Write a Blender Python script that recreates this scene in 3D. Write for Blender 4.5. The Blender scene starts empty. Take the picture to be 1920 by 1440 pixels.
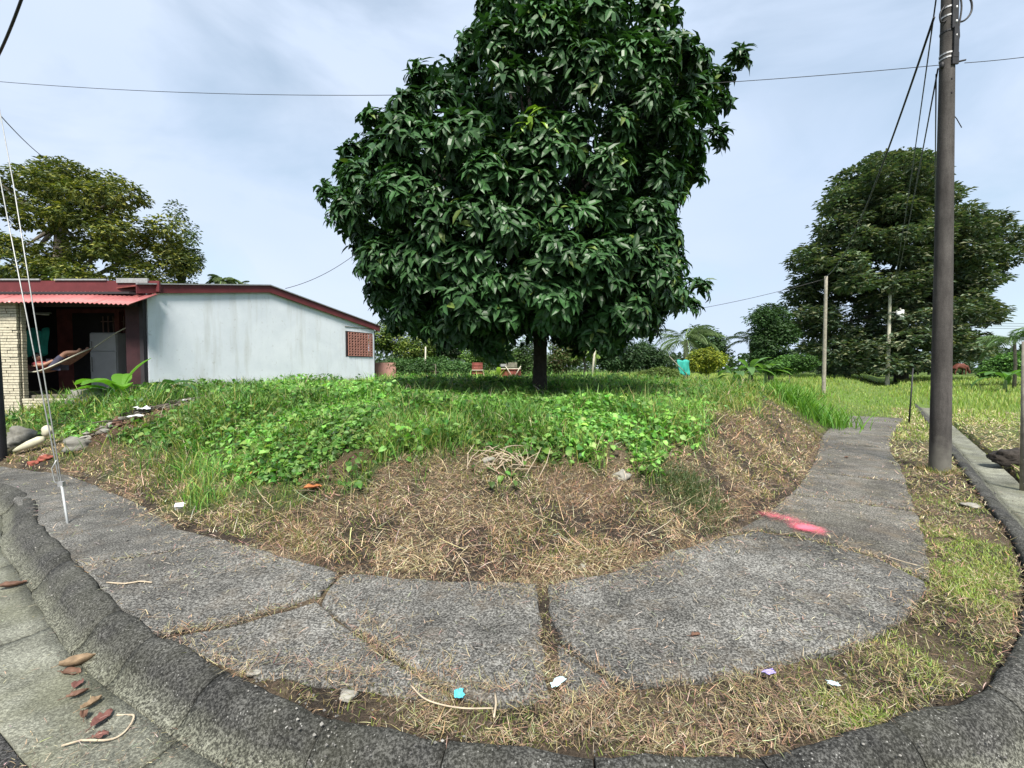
import bpy, math, random
import numpy as np
from mathutils import Vector, Matrix

random.seed(7)
RNG = np.random.default_rng(11)
SC = bpy.context.scene
COL = SC.collection
PI = math.pi

# ------------------------------------------------------------------ camera, sky, sun, exposure
FPX = 850.0                      # focal length in photo pixels (1920 wide)
PITCH = math.atan(30.0 / FPX)    # looking slightly down
CAM = np.array([0.0, 0.0, 1.5])
cam = bpy.data.cameras.new('camera')
cam.sensor_width = 36.0
cam.lens = 36.0 * FPX / 1920.0
cam.clip_start = 0.05
cam.clip_end = 3000
cob = bpy.data.objects.new('camera', cam)
COL.objects.link(cob)
cob.location = CAM
cob.rotation_euler = (PI / 2 - PITCH, 0, 0)
SC.camera = cob

SUN_TO = Vector((0.02, -0.60, 0.80)).normalized()
SUN_EL = math.asin(SUN_TO.z)
SUN_AZ = math.atan2(SUN_TO.x, SUN_TO.y)

world = bpy.data.worlds.new('World')
SC.world = world
world.use_nodes = True
wn = world.node_tree
wn.nodes.clear()


def wnode(t, **kw):
    n = wn.nodes.new(t)
    for k, v in kw.items():
        setattr(n, k, v)
    return n


w_out = wnode('ShaderNodeOutputWorld')
w_bg = wnode('ShaderNodeBackground')
w_bg.inputs['Strength'].default_value = 0.066
w_sky = wnode('ShaderNodeTexSky', sky_type='NISHITA', sun_disc=False)
w_sky.sun_elevation = SUN_EL
w_sky.sun_rotation = SUN_AZ
w_sky.air_density = 1.0
w_sky.dust_density = 1.0
w_tc = wnode('ShaderNodeTexCoord')
w_map = wnode('ShaderNodeMapping')
w_map.inputs['Scale'].default_value = (1.0, 1.0, 2.2)
w_map.inputs['Location'].default_value = (0.35, 0.1, 0.6)
w_n = wnode('ShaderNodeTexNoise')
w_n.inputs['Scale'].default_value = 2.3
w_n.inputs['Detail'].default_value = 7
w_n.inputs['Roughness'].default_value = 0.52
w_n.inputs['Distortion'].default_value = 0.5
w_r = wnode('ShaderNodeValToRGB')
w_r.color_ramp.elements[0].position = 0.30
w_r.color_ramp.elements[0].color = (0.55, 0.55, 0.55, 1)
w_r.color_ramp.elements[1].position = 0.50
w_r.color_ramp.elements[1].color = (0.95, 0.95, 0.95, 1)
w_mix = wnode('ShaderNodeMixRGB')
w_n2 = wnode('ShaderNodeTexNoise')
w_n2.inputs['Scale'].default_value = 1.6
w_n2.inputs['Detail'].default_value = 4
w_r2 = wnode('ShaderNodeValToRGB')
w_r2.color_ramp.elements[0].position = 0.3
w_r2.color_ramp.elements[0].color = (5.6, 6.75, 8.6, 1)
w_r2.color_ramp.elements[1].position = 0.7
w_r2.color_ramp.elements[1].color = (6.6, 7.5, 9.0, 1)
wn.links.new(w_tc.outputs['Generated'], w_map.inputs['Vector'])
wn.links.new(w_map.outputs['Vector'], w_n.inputs['Vector'])
wn.links.new(w_map.outputs['Vector'], w_n2.inputs['Vector'])
wn.links.new(w_n.outputs['Fac'], w_r.inputs['Fac'])
wn.links.new(w_n2.outputs['Fac'], w_r2.inputs['Fac'])
wn.links.new(w_r.outputs['Color'], w_mix.inputs['Fac'])
w_sc = wnode('ShaderNodeVectorMath', operation='MULTIPLY')
w_sc.inputs[1].default_value = (1.5, 1.65, 1.4)
wn.links.new(w_sky.outputs['Color'], w_sc.inputs[0])
wn.links.new(w_sc.outputs['Vector'], w_mix.inputs['Color1'])
wn.links.new(w_r2.outputs['Color'], w_mix.inputs['Color2'])
wn.links.new(w_mix.outputs['Color'], w_bg.inputs['Color'])
wn.links.new(w_bg.outputs['Background'], w_out.inputs['Surface'])

sun = bpy.data.lights.new('sun', 'SUN')
sun.energy = 4.8
sun.angle = math.radians(16)
sun.color = (1.0, 0.95, 0.86)
sob = bpy.data.objects.new('sun', sun)
COL.objects.link(sob)
sob.rotation_euler = SUN_TO.to_track_quat('Z', 'Y').to_euler()
sob.location = (0, 0, 30)

SC.view_settings.view_transform = 'Standard'
SC.view_settings.look = 'None'
SC.view_settings.exposure = 0.88
SC.view_settings.gamma = 1.0
SC.view_settings.use_curve_mapping = False
SC.cycles.max_bounces = 6
SC.cycles.diffuse_bounces = 3
SC.cycles.glossy_bounces = 2
SC.cycles.transmission_bounces = 3
SC.cycles.transparent_max_bounces = 8

# ------------------------------------------------------------------ maths helpers


def ray(px, py):
    px = np.asarray(px, float)
    py = np.asarray(py, float)
    a = (px - 960.0) / FPX
    b = (720.0 - py) / FPX
    cp, sp = math.cos(PITCH), math.sin(PITCH)
    return np.stack([a, cp + b * sp, -sp + b * cp], -1)


def gp(px, py, z=0.0):
    d = ray(px, py)
    t = (z - CAM[2]) / d[..., 2]
    return CAM + d * t[..., None]


def at(px, py, Y):
    d = ray(px, py)
    t = Y / d[..., 1]
    return CAM + d * np.asarray(t)[..., None]


def sstep(a, b, x):
    t = np.clip((x - a) / (b - a), 0, 1)
    return t * t * (3 - 2 * t)


def _hash(ix, iy, iz, seed):
    h = (ix * 374761393 + iy * 668265263 + iz * 2147483647 + seed * 1274126177) & 0xFFFFFFFF
    h = ((h ^ (h >> 13)) * 1274126177) & 0xFFFFFFFF
    h = h ^ (h >> 16)
    return (h & 0xFFFFFF) / float(0xFFFFFF)


def vnoise(p, scale=1.0, seed=0):
    p = np.asarray(p, float) * scale
    if p.shape[-1] == 2:
        p = np.concatenate([p, np.zeros(p.shape[:-1] + (1,))], -1)
    i = np.floor(p).astype(np.int64)
    f = p - i
    f = f * f * (3 - 2 * f)
    r = 0
    for dx in (0, 1):
        for dy in (0, 1):
            for dz in (0, 1):
                w = (f[..., 0] if dx else 1 - f[..., 0]) * (f[..., 1] if dy else 1 - f[..., 1]) * (f[..., 2] if dz else 1 - f[..., 2])
                r = r + w * _hash(i[..., 0] + dx, i[..., 1] + dy, i[..., 2] + dz, seed)
    return r


def fbm(p, scale=1.0, seed=0, octv=3):
    s, a, tot = 0, 1.0, 0
    for k in range(octv):
        s = s + a * vnoise(p, scale * 2 ** k, seed + 17 * k)
        tot += a
        a *= 0.5
    return s / tot


def catmull(P, step):
    P = np.asarray(P, float)
    Q = np.vstack([2 * P[0] - P[1], P, 2 * P[-1] - P[-2]])
    out = []
    for i in range(1, len(Q) - 2):
        n = max(2, int(np.linalg.norm(Q[i + 1] - Q[i]) / step))
        for t in np.arange(n) / n:
            a, b, c, d = Q[i - 1], Q[i], Q[i + 1], Q[i + 2]
            out.append(0.5 * (2 * b + (c - a) * t + (2 * a - 5 * b + 4 * c - d) * t * t + (3 * b - a - 3 * c + d) * t ** 3))
    out.append(Q[-2])
    return np.array(out)


def sdist(P, L):
    """signed distance of points P (N,2) to polyline L; positive on the left of its direction"""
    P = np.asarray(P, float)
    sh = P.shape[:-1]
    P = P.reshape(-1, 2)
    px, py = P[:, 0].astype(np.float32), P[:, 1].astype(np.float32)
    best = np.full(len(P), 1e12, np.float32)
    sg = np.ones(len(P), np.float32)
    for a, b in zip(L[:-1].astype(np.float32), L[1:].astype(np.float32)):
        dx, dy = b - a
        l2 = dx * dx + dy * dy
        if l2 < 1e-10:
            continue
        rx, ry = px - a[0], py - a[1]
        t = np.minimum(np.maximum((rx * dx + ry * dy) / l2, 0), 1)
        dist = (rx - t * dx) ** 2 + (ry - t * dy) ** 2
        m = dist < best - 1e-7
        cr = dx * ry - dy * rx
        np.copyto(sg, np.sign(cr + 1e-12), where=m)
        np.copyto(best, dist, where=m)
    return (np.sqrt(best) * sg).astype(float).reshape(sh)


# ------------------------------------------------------------------ object helpers
def link(o, parent=None):
    COL.objects.link(o)
    if parent is not None:
        o.parent = parent
    return o


def tag(o, label=None, cat=None, group=None, kind=None):
    if label:
        o['label'] = label
    if cat:
        o['category'] = cat
    if group:
        o['group'] = group
    if kind:
        o['kind'] = kind
    return o


def empty(name, loc, label, cat, group=None, rz=0.0):
    o = bpy.data.objects.new(name, None)
    o.location = loc
    o.rotation_euler = (0, 0, rz)
    o.empty_display_size = 0.2
    link(o)
    return tag(o, label, cat, group)


def tri_mesh(name, V, F, col=None, smooth=False):
    V = np.ascontiguousarray(V, np.float32)
    F = np.ascontiguousarray(F, np.int32)
    k = F.shape[1]
    me = bpy.data.meshes.new(name)
    me.vertices.add(len(V))
    me.vertices.foreach_set('co', V.ravel())
    me.loops.add(F.size)
    me.loops.foreach_set('vertex_index', F.ravel())
    me.polygons.add(len(F))
    me.polygons.foreach_set('loop_start', np.arange(0, F.size, k, dtype=np.int32))
    me.polygons.foreach_set('use_smooth', np.full(len(F), smooth, dtype=bool))
    me.update(calc_edges=True)
    if col is not None:
        a = me.attributes.new('col', 'FLOAT_COLOR', 'POINT')
        c = np.ones((len(V), 4), np.float32)
        c[:, :3] = col
        a.data.foreach_set('color', c.ravel())
    return me


def mobj(name, me, mat=None, parent=None):
    o = bpy.data.objects.new(name, me)
    if mat is not None and len(me.materials) == 0:
        me.materials.append(mat)
    return link(o, parent)


class MB:
    """collects verts and polygons; build() links ONE mesh object. Coordinates are world; a parent's location is subtracted."""

    def __init__(s):
        s.v = []
        s.f = []

    def add(s, V, F):
        b = len(s.v)
        s.v += [tuple(map(float, x)) for x in V]
        s.f += [tuple(int(i) + b for i in f) for f in F]
        return s

    def box(s, c, size, rz=0.0, tilt=None):
        hx, hy, hz = size[0] / 2, size[1] / 2, size[2] / 2
        P = [Vector((x, y, z)) for x in (-hx, hx) for y in (-hy, hy) for z in (-hz, hz)]
        M = Matrix.Rotation(rz, 3, 'Z')
        if tilt is not None:
            M = M @ tilt
        P = [M @ p + Vector(c) for p in P]
        return s.add(P, [(0, 1, 3, 2), (4, 6, 7, 5), (0, 4, 5, 1), (2, 3, 7, 6), (0, 2, 6, 4), (1, 5, 7, 3)])

    def tube(s, pts, rad, n=8, cap=True):
        pts = [Vector(p) for p in pts]
        if not hasattr(rad, '__len__'):
            rad = [rad] * len(pts)
        V, F = [], []
        up = Vector((0, 0, 1))
        prev = None
        for i, p in enumerate(pts):
            t = (pts[min(i + 1, len(pts) - 1)] - pts[max(i - 1, 0)]).normalized()
            if prev is None:
                a = t.cross(up)
                if a.length < 1e-3:
                    a = t.cross(Vector((1, 0, 0)))
                a.normalize()
            else:
                a = (prev - t * prev.dot(t)).normalized()
            prev = a
            b = t.cross(a)
            for k in range(n):
                th = 2 * PI * k / n
                V.append(p + (a * math.cos(th) + b * math.sin(th)) * rad[i])
        for i in range(len(pts) - 1):
            for k in range(n):
                k2 = (k + 1) % n
                F.append((i * n + k, i * n + k2, (i + 1) * n + k2, (i + 1) * n + k))
        if cap:
            F.append(tuple(range(n - 1, -1, -1)))
            F.append(tuple((len(pts) - 1) * n + k for k in range(n)))
        return s.add(V, F)

    def ball(s, c, r, n=10, m=7, seed=None, rough=0.0):
        V, F = [], []
        rr = r if hasattr(r, '__len__') else (r, r, r)
        for j in range(m + 1):
            ph = PI * j / m
            for k in range(n):
                th = 2 * PI * k / n
                d = np.array([math.sin(ph) * math.cos(th), math.sin(ph) * math.sin(th), math.cos(ph)])
                q = 1.0
                if seed is not None:
                    q = 1 + rough * (float(vnoise(d * 1.6 + seed * 3.7, 1.0, seed)) * 2 - 1) + rough * 0.5 * (float(vnoise(d * 4.5 + seed * 1.7, 1.0, seed)) * 2 - 1)
                V.append((c[0] + d[0] * rr[0] * q, c[1] + d[1] * rr[1] * q, c[2] + d[2] * rr[2] * q))
        for j in range(m):
            for k in range(n):
                k2 = (k + 1) % n
                F.append((j * n + k, (j + 1) * n + k, (j + 1) * n + k2, j * n + k2))
        return s.add(V, F)

    def build(s, name, mat, parent=None, smooth=False, bevel=0.0, origin=None):
        me = bpy.data.meshes.new(name)
        off = Vector((0, 0, 0))
        if parent is not None:
            p = parent
            while p is not None:
                off += Vector(p.location)
                p = p.parent
        o_loc = Vector((0, 0, 0))
        if parent is None and origin is not None:
            o_loc = Vector(origin)
            off = o_loc
        me.from_pydata([tuple(Vector(v) - off) for v in s.v], [], s.f)
        me.update()
        if smooth:
            me.polygons.foreach_set('use_smooth', np.full(len(me.polygons), True))
        o = mobj(name, me, mat, parent)
        o.location = o_loc
        if bevel > 0:
            b = o.modifiers.new('bevel', 'BEVEL')
            b.width = bevel
            b.segments = 2
            b.limit_method = 'ANGLE'
        return o


# ------------------------------------------------------------------ materials
def new_mat(name):
    m = bpy.data.materials.new(name)
    m.use_nodes = True
    nt = m.node_tree
    nt.nodes.clear()
    out = nt.nodes.new('ShaderNodeOutputMaterial')
    p = nt.nodes.new('ShaderNodeBsdfPrincipled')
    nt.links.new(p.outputs['BSDF'], out.inputs['Surface'])
    return m, nt, p, out


def N(nt, t, **kw):
    n = nt.nodes.new(t)
    for k, v in kw.items():
        if k in ('blend_type', 'operation', 'data_type', 'attribute_name', 'attribute_type', 'feature', 'noise_dimensions'):
            setattr(n, k, v)
        else:
            n.inputs[k.replace('_', ' ')].default_value = v
    return n


def ramp(nt, src, stops):
    r = nt.nodes.new('ShaderNodeValToRGB')
    el = r.color_ramp.elements
    while len(el) > 1:
        el.remove(el[-1])
    for i, (p, c) in enumerate(stops):
        e = el[0] if i == 0 else el.new(p)
        e.position = p
        if not hasattr(c, '__len__'):
            c = (c, c, c)
        e.color = (c[0], c[1], c[2], 1)
    nt.links.new(src, r.inputs['Fac'])
    return r.outputs['Color']


def mixc(nt, fac, a, b, mode='MIX'):
    m = nt.nodes.new('ShaderNodeMixRGB')
    m.blend_type = mode
    for s, v in ((m.inputs['Fac'], fac), (m.inputs['Color1'], a), (m.inputs['Color2'], b)):
        if isinstance(v, bpy.types.NodeSocket):
            nt.links.new(v, s)
        elif hasattr(v, '__len__'):
            s.default_value = (v[0], v[1], v[2], 1)
        else:
            s.default_value = v if s == m.inputs['Fac'] else (v, v, v, 1)
    return m.outputs['Color']


def noise(nt, vec, scale, detail=4, rough=0.55, dist=0.0):
    n = nt.nodes.new('ShaderNodeTexNoise')
    n.inputs['Scale'].default_value = scale
    n.inputs['Detail'].default_value = detail
    n.inputs['Roughness'].default_value = rough
    n.inputs['Distortion'].default_value = dist
    if vec is not None:
        nt.links.new(vec, n.inputs['Vector'])
    return n.outputs['Fac']


def voro(nt, vec, scale, feature='F1', out='Distance'):
    n = nt.nodes.new('ShaderNodeTexVoronoi')
    n.feature = feature
    n.inputs['Scale'].default_value = scale
    nt.links.new(vec, n.inputs['Vector'])
    return n.outputs[out]


def position(nt):
    return nt.nodes.new('ShaderNodeNewGeometry').outputs['Position']


def bump(nt, p, h, strength=0.5, dist=0.01):
    b = nt.nodes.new('ShaderNodeBump')
    b.inputs['Strength'].default_value = strength
    b.inputs['Distance'].default_value = dist
    nt.links.new(h, b.inputs['Height'])
    nt.links.new(b.outputs['Normal'], p.inputs['Normal'])


def stretch(nt, vec, s):
    m = nt.nodes.new('ShaderNodeMapping')
    m.inputs['Scale'].default_value = s
    nt.links.new(vec, m.inputs['Vector'])
    return m.outputs['Vector']


def simple(name, col, rough=0.7, var=0.25, scale=8.0, bmp=0.2, bd=0.005, metal=0.0, spec=0.3):
    m, nt, p, out = new_mat(name)
    v = position(nt)
    n = noise(nt, v, scale, 5, 0.6)
    c = ramp(nt, n, [(0.25, tuple(x * (1 - var) for x in col)), (0.75, tuple(min(1, x * (1 + var)) for x in col))])
    nt.links.new(c, p.inputs['Base Color'])
    p.inputs['Roughness'].default_value = rough
    p.inputs['Metallic'].default_value = metal
    p.inputs['Specular IOR Level'].default_value = spec
    if bmp:
        bump(nt, p, noise(nt, v, scale * 6, 4, 0.6), bmp, bd)
    return m


def leaf_mat(name, rough=0.45, spec=0.4, trans=0.25, attr=True, base=(0.05, 0.1, 0.03)):
    m, nt, p, out = new_mat(name)
    if attr:
        a = nt.nodes.new('ShaderNodeAttribute')
        a.attribute_name = 'col'
        c = a.outputs['Color']
    else:
        oi = nt.nodes.new('ShaderNodeObjectInfo')
        c = ramp(nt, oi.outputs['Random'], [(0, tuple(x * 0.75 for x in base)), (1, tuple(x * 1.35 for x in base))])
    nt.links.new(c, p.inputs['Base Color'])
    p.inputs['Roughness'].default_value = rough
    p.inputs['Specular IOR Level'].default_value = spec
    if trans > 0:
        t = nt.nodes.new('ShaderNodeBsdfTranslucent')
        c2 = mixc(nt, 1.0, c, (1.3, 1.5, 0.55), 'MULTIPLY')
        nt.links.new(c2, t.inputs['Color'])
        mx = nt.nodes.new('ShaderNodeMixShader')
        mx.inputs['Fac'].default_value = trans
        nt.links.new(p.outputs['BSDF'], mx.inputs[1])
        nt.links.new(t.outputs['BSDF'], mx.inputs[2])
        nt.links.new(mx.outputs['Shader'], out.inputs['Surface'])
    return m


def concrete_mat(name, dark, light, speck=0.5, moss=0.0, scale=1.0, straw=0.0, silt=False, grain=0.85):
    """weathered exposed-aggregate concrete: big stains, fine high-contrast grain, pale stones"""
    m, nt, p, out = new_mat(name)
    v = position(nt)
    big = noise(nt, v, 0.9 * scale, 5, 0.6, 0.3)
    mid = noise(nt, v, 5 * scale, 6, 0.65)
    fine = noise(nt, v, 80 * scale, 3, 0.8)
    c = ramp(nt, big, [(0.3, dark), (0.7, light)])
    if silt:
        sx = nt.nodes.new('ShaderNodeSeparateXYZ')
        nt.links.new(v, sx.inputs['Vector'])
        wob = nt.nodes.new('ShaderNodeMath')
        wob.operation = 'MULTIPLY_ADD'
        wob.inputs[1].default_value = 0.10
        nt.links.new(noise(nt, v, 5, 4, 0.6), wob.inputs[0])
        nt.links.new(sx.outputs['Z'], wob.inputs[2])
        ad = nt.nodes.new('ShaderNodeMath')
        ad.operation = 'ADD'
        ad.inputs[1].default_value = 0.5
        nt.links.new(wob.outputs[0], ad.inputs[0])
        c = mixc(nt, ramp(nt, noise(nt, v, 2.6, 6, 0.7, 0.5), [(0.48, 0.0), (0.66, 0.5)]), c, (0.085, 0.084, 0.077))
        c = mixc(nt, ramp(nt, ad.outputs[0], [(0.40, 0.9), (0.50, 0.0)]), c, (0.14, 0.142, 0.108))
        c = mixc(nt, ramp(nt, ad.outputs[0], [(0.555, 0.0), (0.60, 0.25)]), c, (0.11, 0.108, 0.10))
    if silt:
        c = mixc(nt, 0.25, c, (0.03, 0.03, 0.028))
    c = mixc(nt, 0.65, c, ramp(nt, mid, [(0.3, 0.4), (0.7, 1.5)]), 'MULTIPLY')
    c = mixc(nt, grain, c, ramp(nt, fine, [(0.40, 0.2), (0.5, 0.85), (0.60, 2.4)]), 'MULTIPLY')
    vo = voro(nt, v, 60 * scale)
    st = ramp(nt, vo, [(0.13, 1.0), (0.22, 0.0)])
    msk = mixc(nt, 1.0, st, ramp(nt, noise(nt, v, 23 * scale, 2), [(0.5, 0.0), (0.62, speck)]), 'MULTIPLY')
    c = mixc(nt, msk, c, (0.36, 0.355, 0.335))
    if moss > 0:
        mm = ramp(nt, noise(nt, v, 2.1 * scale, 5, 0.6), [(0.42, 0.0), (0.62, moss)])
        c = mixc(nt, mm, c, mixc(nt, 0.8, (0.13, 0.132, 0.085), ramp(nt, fine, [(0.35, 0.5), (0.65, 1.4)]), 'MULTIPLY'))
    if straw > 0:
        mm = ramp(nt, noise(nt, v, 3.3, 5, 0.65), [(0.52, 0.0), (0.66, straw)])
        c = mixc(nt, mm, c, (0.17, 0.135, 0.095))
    nt.links.new(c, p.inputs['Base Color'])
    p.inputs['Roughness'].default_value = 0.9
    p.inputs['Specular IOR Level'].default_value = 0.2
    h = mixc(nt, 0.5, fine, mid)
    bump(nt, p, h, 0.9, 0.012)
    return m


def pole_mat():
    m, nt, p, out = new_mat('weathered_pole_concrete')
    v = position(nt)
    c = ramp(nt, noise(nt, stretch(nt, v, (1, 1, 0.12)), 14, 5, 0.65), [(0.3, (0.042, 0.038, 0.036)), (0.7, (0.082, 0.076, 0.071))])
    c = mixc(nt, 0.7, c, ramp(nt, noise(nt, v, 2.2, 5, 0.65), [(0.3, 0.55), (0.7, 1.4)]), 'MULTIPLY')
    c = mixc(nt, 0.5, c, ramp(nt, noise(nt, v, 90, 3, 0.7), [(0.35, 0.5), (0.65, 1.5)]), 'MULTIPLY')
    sx = nt.nodes.new('ShaderNodeSeparateXYZ')
    nt.links.new(v, sx.inputs['Vector'])
    ad = nt.nodes.new('ShaderNodeMath')
    ad.operation = 'MULTIPLY_ADD'
    ad.inputs[1].default_value = 0.9
    nt.links.new(noise(nt, v, 7, 5, 0.6), ad.inputs[0])
    nt.links.new(sx.outputs['Z'], ad.inputs[2])
    c = mixc(nt, ramp(nt, ad.outputs[0], [(0.55, 0.75), (0.95, 0.0)]), c, (0.135, 0.13, 0.112))
    nt.links.new(c, p.inputs['Base Color'])
    p.inputs['Roughness'].default_value = 0.9
    p.inputs['Specular IOR Level'].default_value = 0.2
    bump(nt, p, noise(nt, v, 70, 4, 0.65), 0.5, 0.004)
    return m


M_slab = concrete_mat('sidewalk_concrete', (0.052, 0.0505, 0.0465), (0.152, 0.149, 0.138), 0.6, 0.0, 1.0, 0.22)
M_path = concrete_mat('path_concrete', (0.054, 0.050, 0.044), (0.145, 0.138, 0.124), 0.35, 0.12, 1.0, 0.4)
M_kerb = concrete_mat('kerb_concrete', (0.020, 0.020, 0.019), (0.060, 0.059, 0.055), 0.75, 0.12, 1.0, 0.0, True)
M_gutter = concrete_mat('gutter_concrete', (0.075, 0.076, 0.06), (0.215, 0.218, 0.18), 0.3, 0.5, 1.0, 0.0, False, 0.42)
M_asphalt = concrete_mat('asphalt', (0.022, 0.022, 0.022), (0.05, 0.049, 0.047), 0.5, 0.0)
M_pole = pole_mat()
M_poledark = simple('dark_pole', (0.022, 0.022, 0.026), 0.8, 0.3, 4.0, 0.3)
M_wood = simple('grey_wood', (0.24, 0.22, 0.18), 0.85, 0.4, 12.0, 0.4)
M_palewood = simple('pale_wood', (0.42, 0.40, 0.32), 0.85, 0.3, 12.0, 0.3)
M_steel = simple('galvanised_steel', (0.38, 0.38, 0.38), 0.5, 0.25, 20.0, 0.1, metal=0.6)
M_darksteel = simple('dark_steel', (0.03, 0.03, 0.032), 0.55, 0.3, 20.0, 0.1, metal=0.3)
M_wire = simple('black_cable', (0.02, 0.02, 0.022), 0.5, 0.1, 5.0, 0)
M_guy = simple('guy_wire_steel', (0.33, 0.335, 0.33), 0.45, 0.2, 30.0, 0, metal=0.3)
M_pvc = simple('pvc_sleeve', (0.36, 0.375, 0.38), 0.5, 0.1, 10.0, 0)
M_bark = simple('dark_bark', (0.045, 0.038, 0.032), 0.9, 0.5, 14.0, 1.0, 0.03)
M_bark2 = simple('grey_bark', (0.12, 0.105, 0.085), 0.9, 0.4, 6.0, 0.8, 0.03)
M_grass = leaf_mat('grass_blades', 0.5, 0.3, 0.35)
M_straw = leaf_mat('dry_straw', 0.75, 0.15, 0.1)
M_leaf = leaf_mat('glossy_leaves', 0.42, 0.30, 0.14)
M_bgleaf = leaf_mat('background_leaves', 0.55, 0.25, 0.2)
M_rust = simple('rusty_sheet', (0.20, 0.055, 0.045), 0.7, 0.45, 6.0, 0.3)
M_maroon = simple('maroon_paint', (0.115, 0.024, 0.027), 0.55, 0.25, 3.0, 0.1)
M_postred = simple('shaded_red_paint', (0.038, 0.014, 0.017), 0.7, 0.4, 4.0, 0.2)  # red darkened so the porch shade sits in the post's colour
M_grille = simple('grille_paint', (0.30, 0.19, 0.18), 0.6, 0.3, 5.0, 0)
M_darkred = simple('dark_red_wood', (0.20, 0.065, 0.06), 0.7, 0.35, 5.0, 0.2)
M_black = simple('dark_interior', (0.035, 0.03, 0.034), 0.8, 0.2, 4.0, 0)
M_stone = simple('cream_stone', (0.47, 0.43, 0.33), 0.9, 0.3, 18.0, 0.6, 0.01)
M_mortar = simple('mortar', (0.16, 0.145, 0.115), 0.95, 0.3, 18.0, 0.4)
M_rock = simple('river_rock', (0.16, 0.155, 0.135), 0.9, 0.4, 9.0, 0.5, 0.01)
M_palerock = simple('pale_stone', (0.24, 0.23, 0.20), 0.9, 0.3, 20.0, 0.4, 0.004)
M_block = simple('terracotta_block', (0.33, 0.155, 0.125), 0.9, 0.3, 18.0, 0.3)
M_white = simple('white_plastic', (0.78, 0.79, 0.80), 0.4, 0.08, 30.0, 0.1)
M_cream = simple('cream_plastic', (0.43, 0.41, 0.30), 0.5, 0.15, 10.0, 0.1)
M_cyan = simple('cyan_wrapper', (0.10, 0.45, 0.55), 0.35, 0.35, 60.0, 0.2)
M_palecyan = simple('pale_cyan_wrapper', (0.50, 0.68, 0.72), 0.35, 0.25, 60.0, 0.2)
M_purple = simple('purple_wrapper', (0.32, 0.27, 0.62), 0.35, 0.2, 40.0, 0.2)
M_teal = simple('teal_cloth', (0.03, 0.30, 0.25), 0.7, 0.3, 6.0, 0.2)
M_fridge = simple('grey_fridge', (0.40, 0.41, 0.44), 0.45, 0.1, 4.0, 0)
M_hammock = simple('hammock_cloth', (0.20, 0.105, 0.09), 0.9, 0.5, 18.0, 0.3)
M_skin = simple('skin', (0.30, 0.16, 0.11), 0.6, 0.1, 8.0, 0)
M_hair = simple('dark_hair', (0.012, 0.010, 0.010), 0.5, 0.2, 30.0, 0)
M_redcloth = simple('red_cloth', (0.22, 0.04, 0.045), 0.85, 0.2, 10.0, 0.1)
M_bluecloth = simple('dark_cloth', (0.05, 0.05, 0.08), 0.85, 0.2, 10.0, 0.1)
M_dryleaf = simple('dry_leaf', (0.11, 0.06, 0.04), 0.7, 0.55, 25.0, 0.3)
M_dryleaf2 = simple('tan_dry_leaf', (0.20, 0.14, 0.085), 0.7, 0.5, 25.0, 0.3)
M_orangeleaf = simple('orange_dry_leaf', (0.36, 0.13, 0.05), 0.7, 0.4, 25.0, 0.3)
M_redleaf = simple('reddish_dry_leaf', (0.125, 0.055, 0.045), 0.7, 0.35, 25.0, 0.3)
M_twig = simple('pale_twig', (0.40, 0.33, 0.24), 0.85, 0.3, 20.0, 0)
M_cow = simple('brown_hide', (0.10, 0.032, 0.022), 0.75, 0.25, 4.0, 0.1)
M_brickbit = simple('red_brick_bit', (0.24, 0.07, 0.05), 0.9, 0.35, 20.0, 0.4)
M_pinkwall = simple('pink_wall', (0.36, 0.20, 0.17), 0.85, 0.2, 2.0, 0.1)


def wall_mat():
    m, nt, p, out = new_mat('white_wall_paint')
    v = position(nt)
    big = noise(nt, v, 0.8, 6, 0.62, 0.4)
    streak = noise(nt, stretch(nt, v, (2.2, 2.2, 0.25)), 1.6, 5, 0.65)
    c = ramp(nt, big, [(0.3, (0.56, 0.605, 0.66)), (0.7, (0.71, 0.75, 0.80))])
    c = mixc(nt, ramp(nt, streak, [(0.52, 0.0), (0.74, 0.55)]), c, (0.43, 0.44, 0.42))
    c = mixc(nt, ramp(nt, noise(nt, v, 9, 5, 0.7), [(0.60, 0.0), (0.72, 0.45)]), c, (0.34, 0.33, 0.32))
    sx = nt.nodes.new('ShaderNodeSeparateXYZ')
    nt.links.new(v, sx.inputs['Vector'])
    ad = nt.nodes.new('ShaderNodeMath')
    ad.operation = 'MULTIPLY_ADD'
    ad.inputs[1].default_value = 0.9
    nt.links.new(noise(nt, v, 3.5, 5, 0.65), ad.inputs[0])
    nt.links.new(sx.outputs['Z'], ad.inputs[2])
    ad2 = nt.nodes.new('ShaderNodeMath')
    ad2.operation = 'MULTIPLY'
    ad2.inputs[1].default_value = 0.4
    nt.links.new(ad.outputs[0], ad2.inputs[0])
    c = mixc(nt, ramp(nt, ad2.outputs[0], [(0.50, 0.6), (0.68, 0.0)]), c, (0.36, 0.36, 0.30))
    nt.links.new(c, p.inputs['Base Color'])
    p.inputs['Roughness'].default_value = 0.85
    bump(nt, p, noise(nt, v, 30, 5, 0.6), 0.25, 0.006)
    return m


def awning_mat():
    m, nt, p, out = new_mat('red_corrugated_paint')
    v = position(nt)
    n = noise(nt, v, 2.2, 5, 0.6)
    c = ramp(nt, n, [(0.3, (0.27, 0.072, 0.07)), (0.7, (0.38, 0.125, 0.12))])
    c = mixc(nt, ramp(nt, noise(nt, v, 5.5, 3, 0.6), [(0.66, 0.0), (0.7, 0.8)]), c, (0.62, 0.45, 0.42))
    nt.links.new(c, p.inputs['Base Color'])
    p.inputs['Roughness'].default_value = 0.55
    return m


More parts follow.
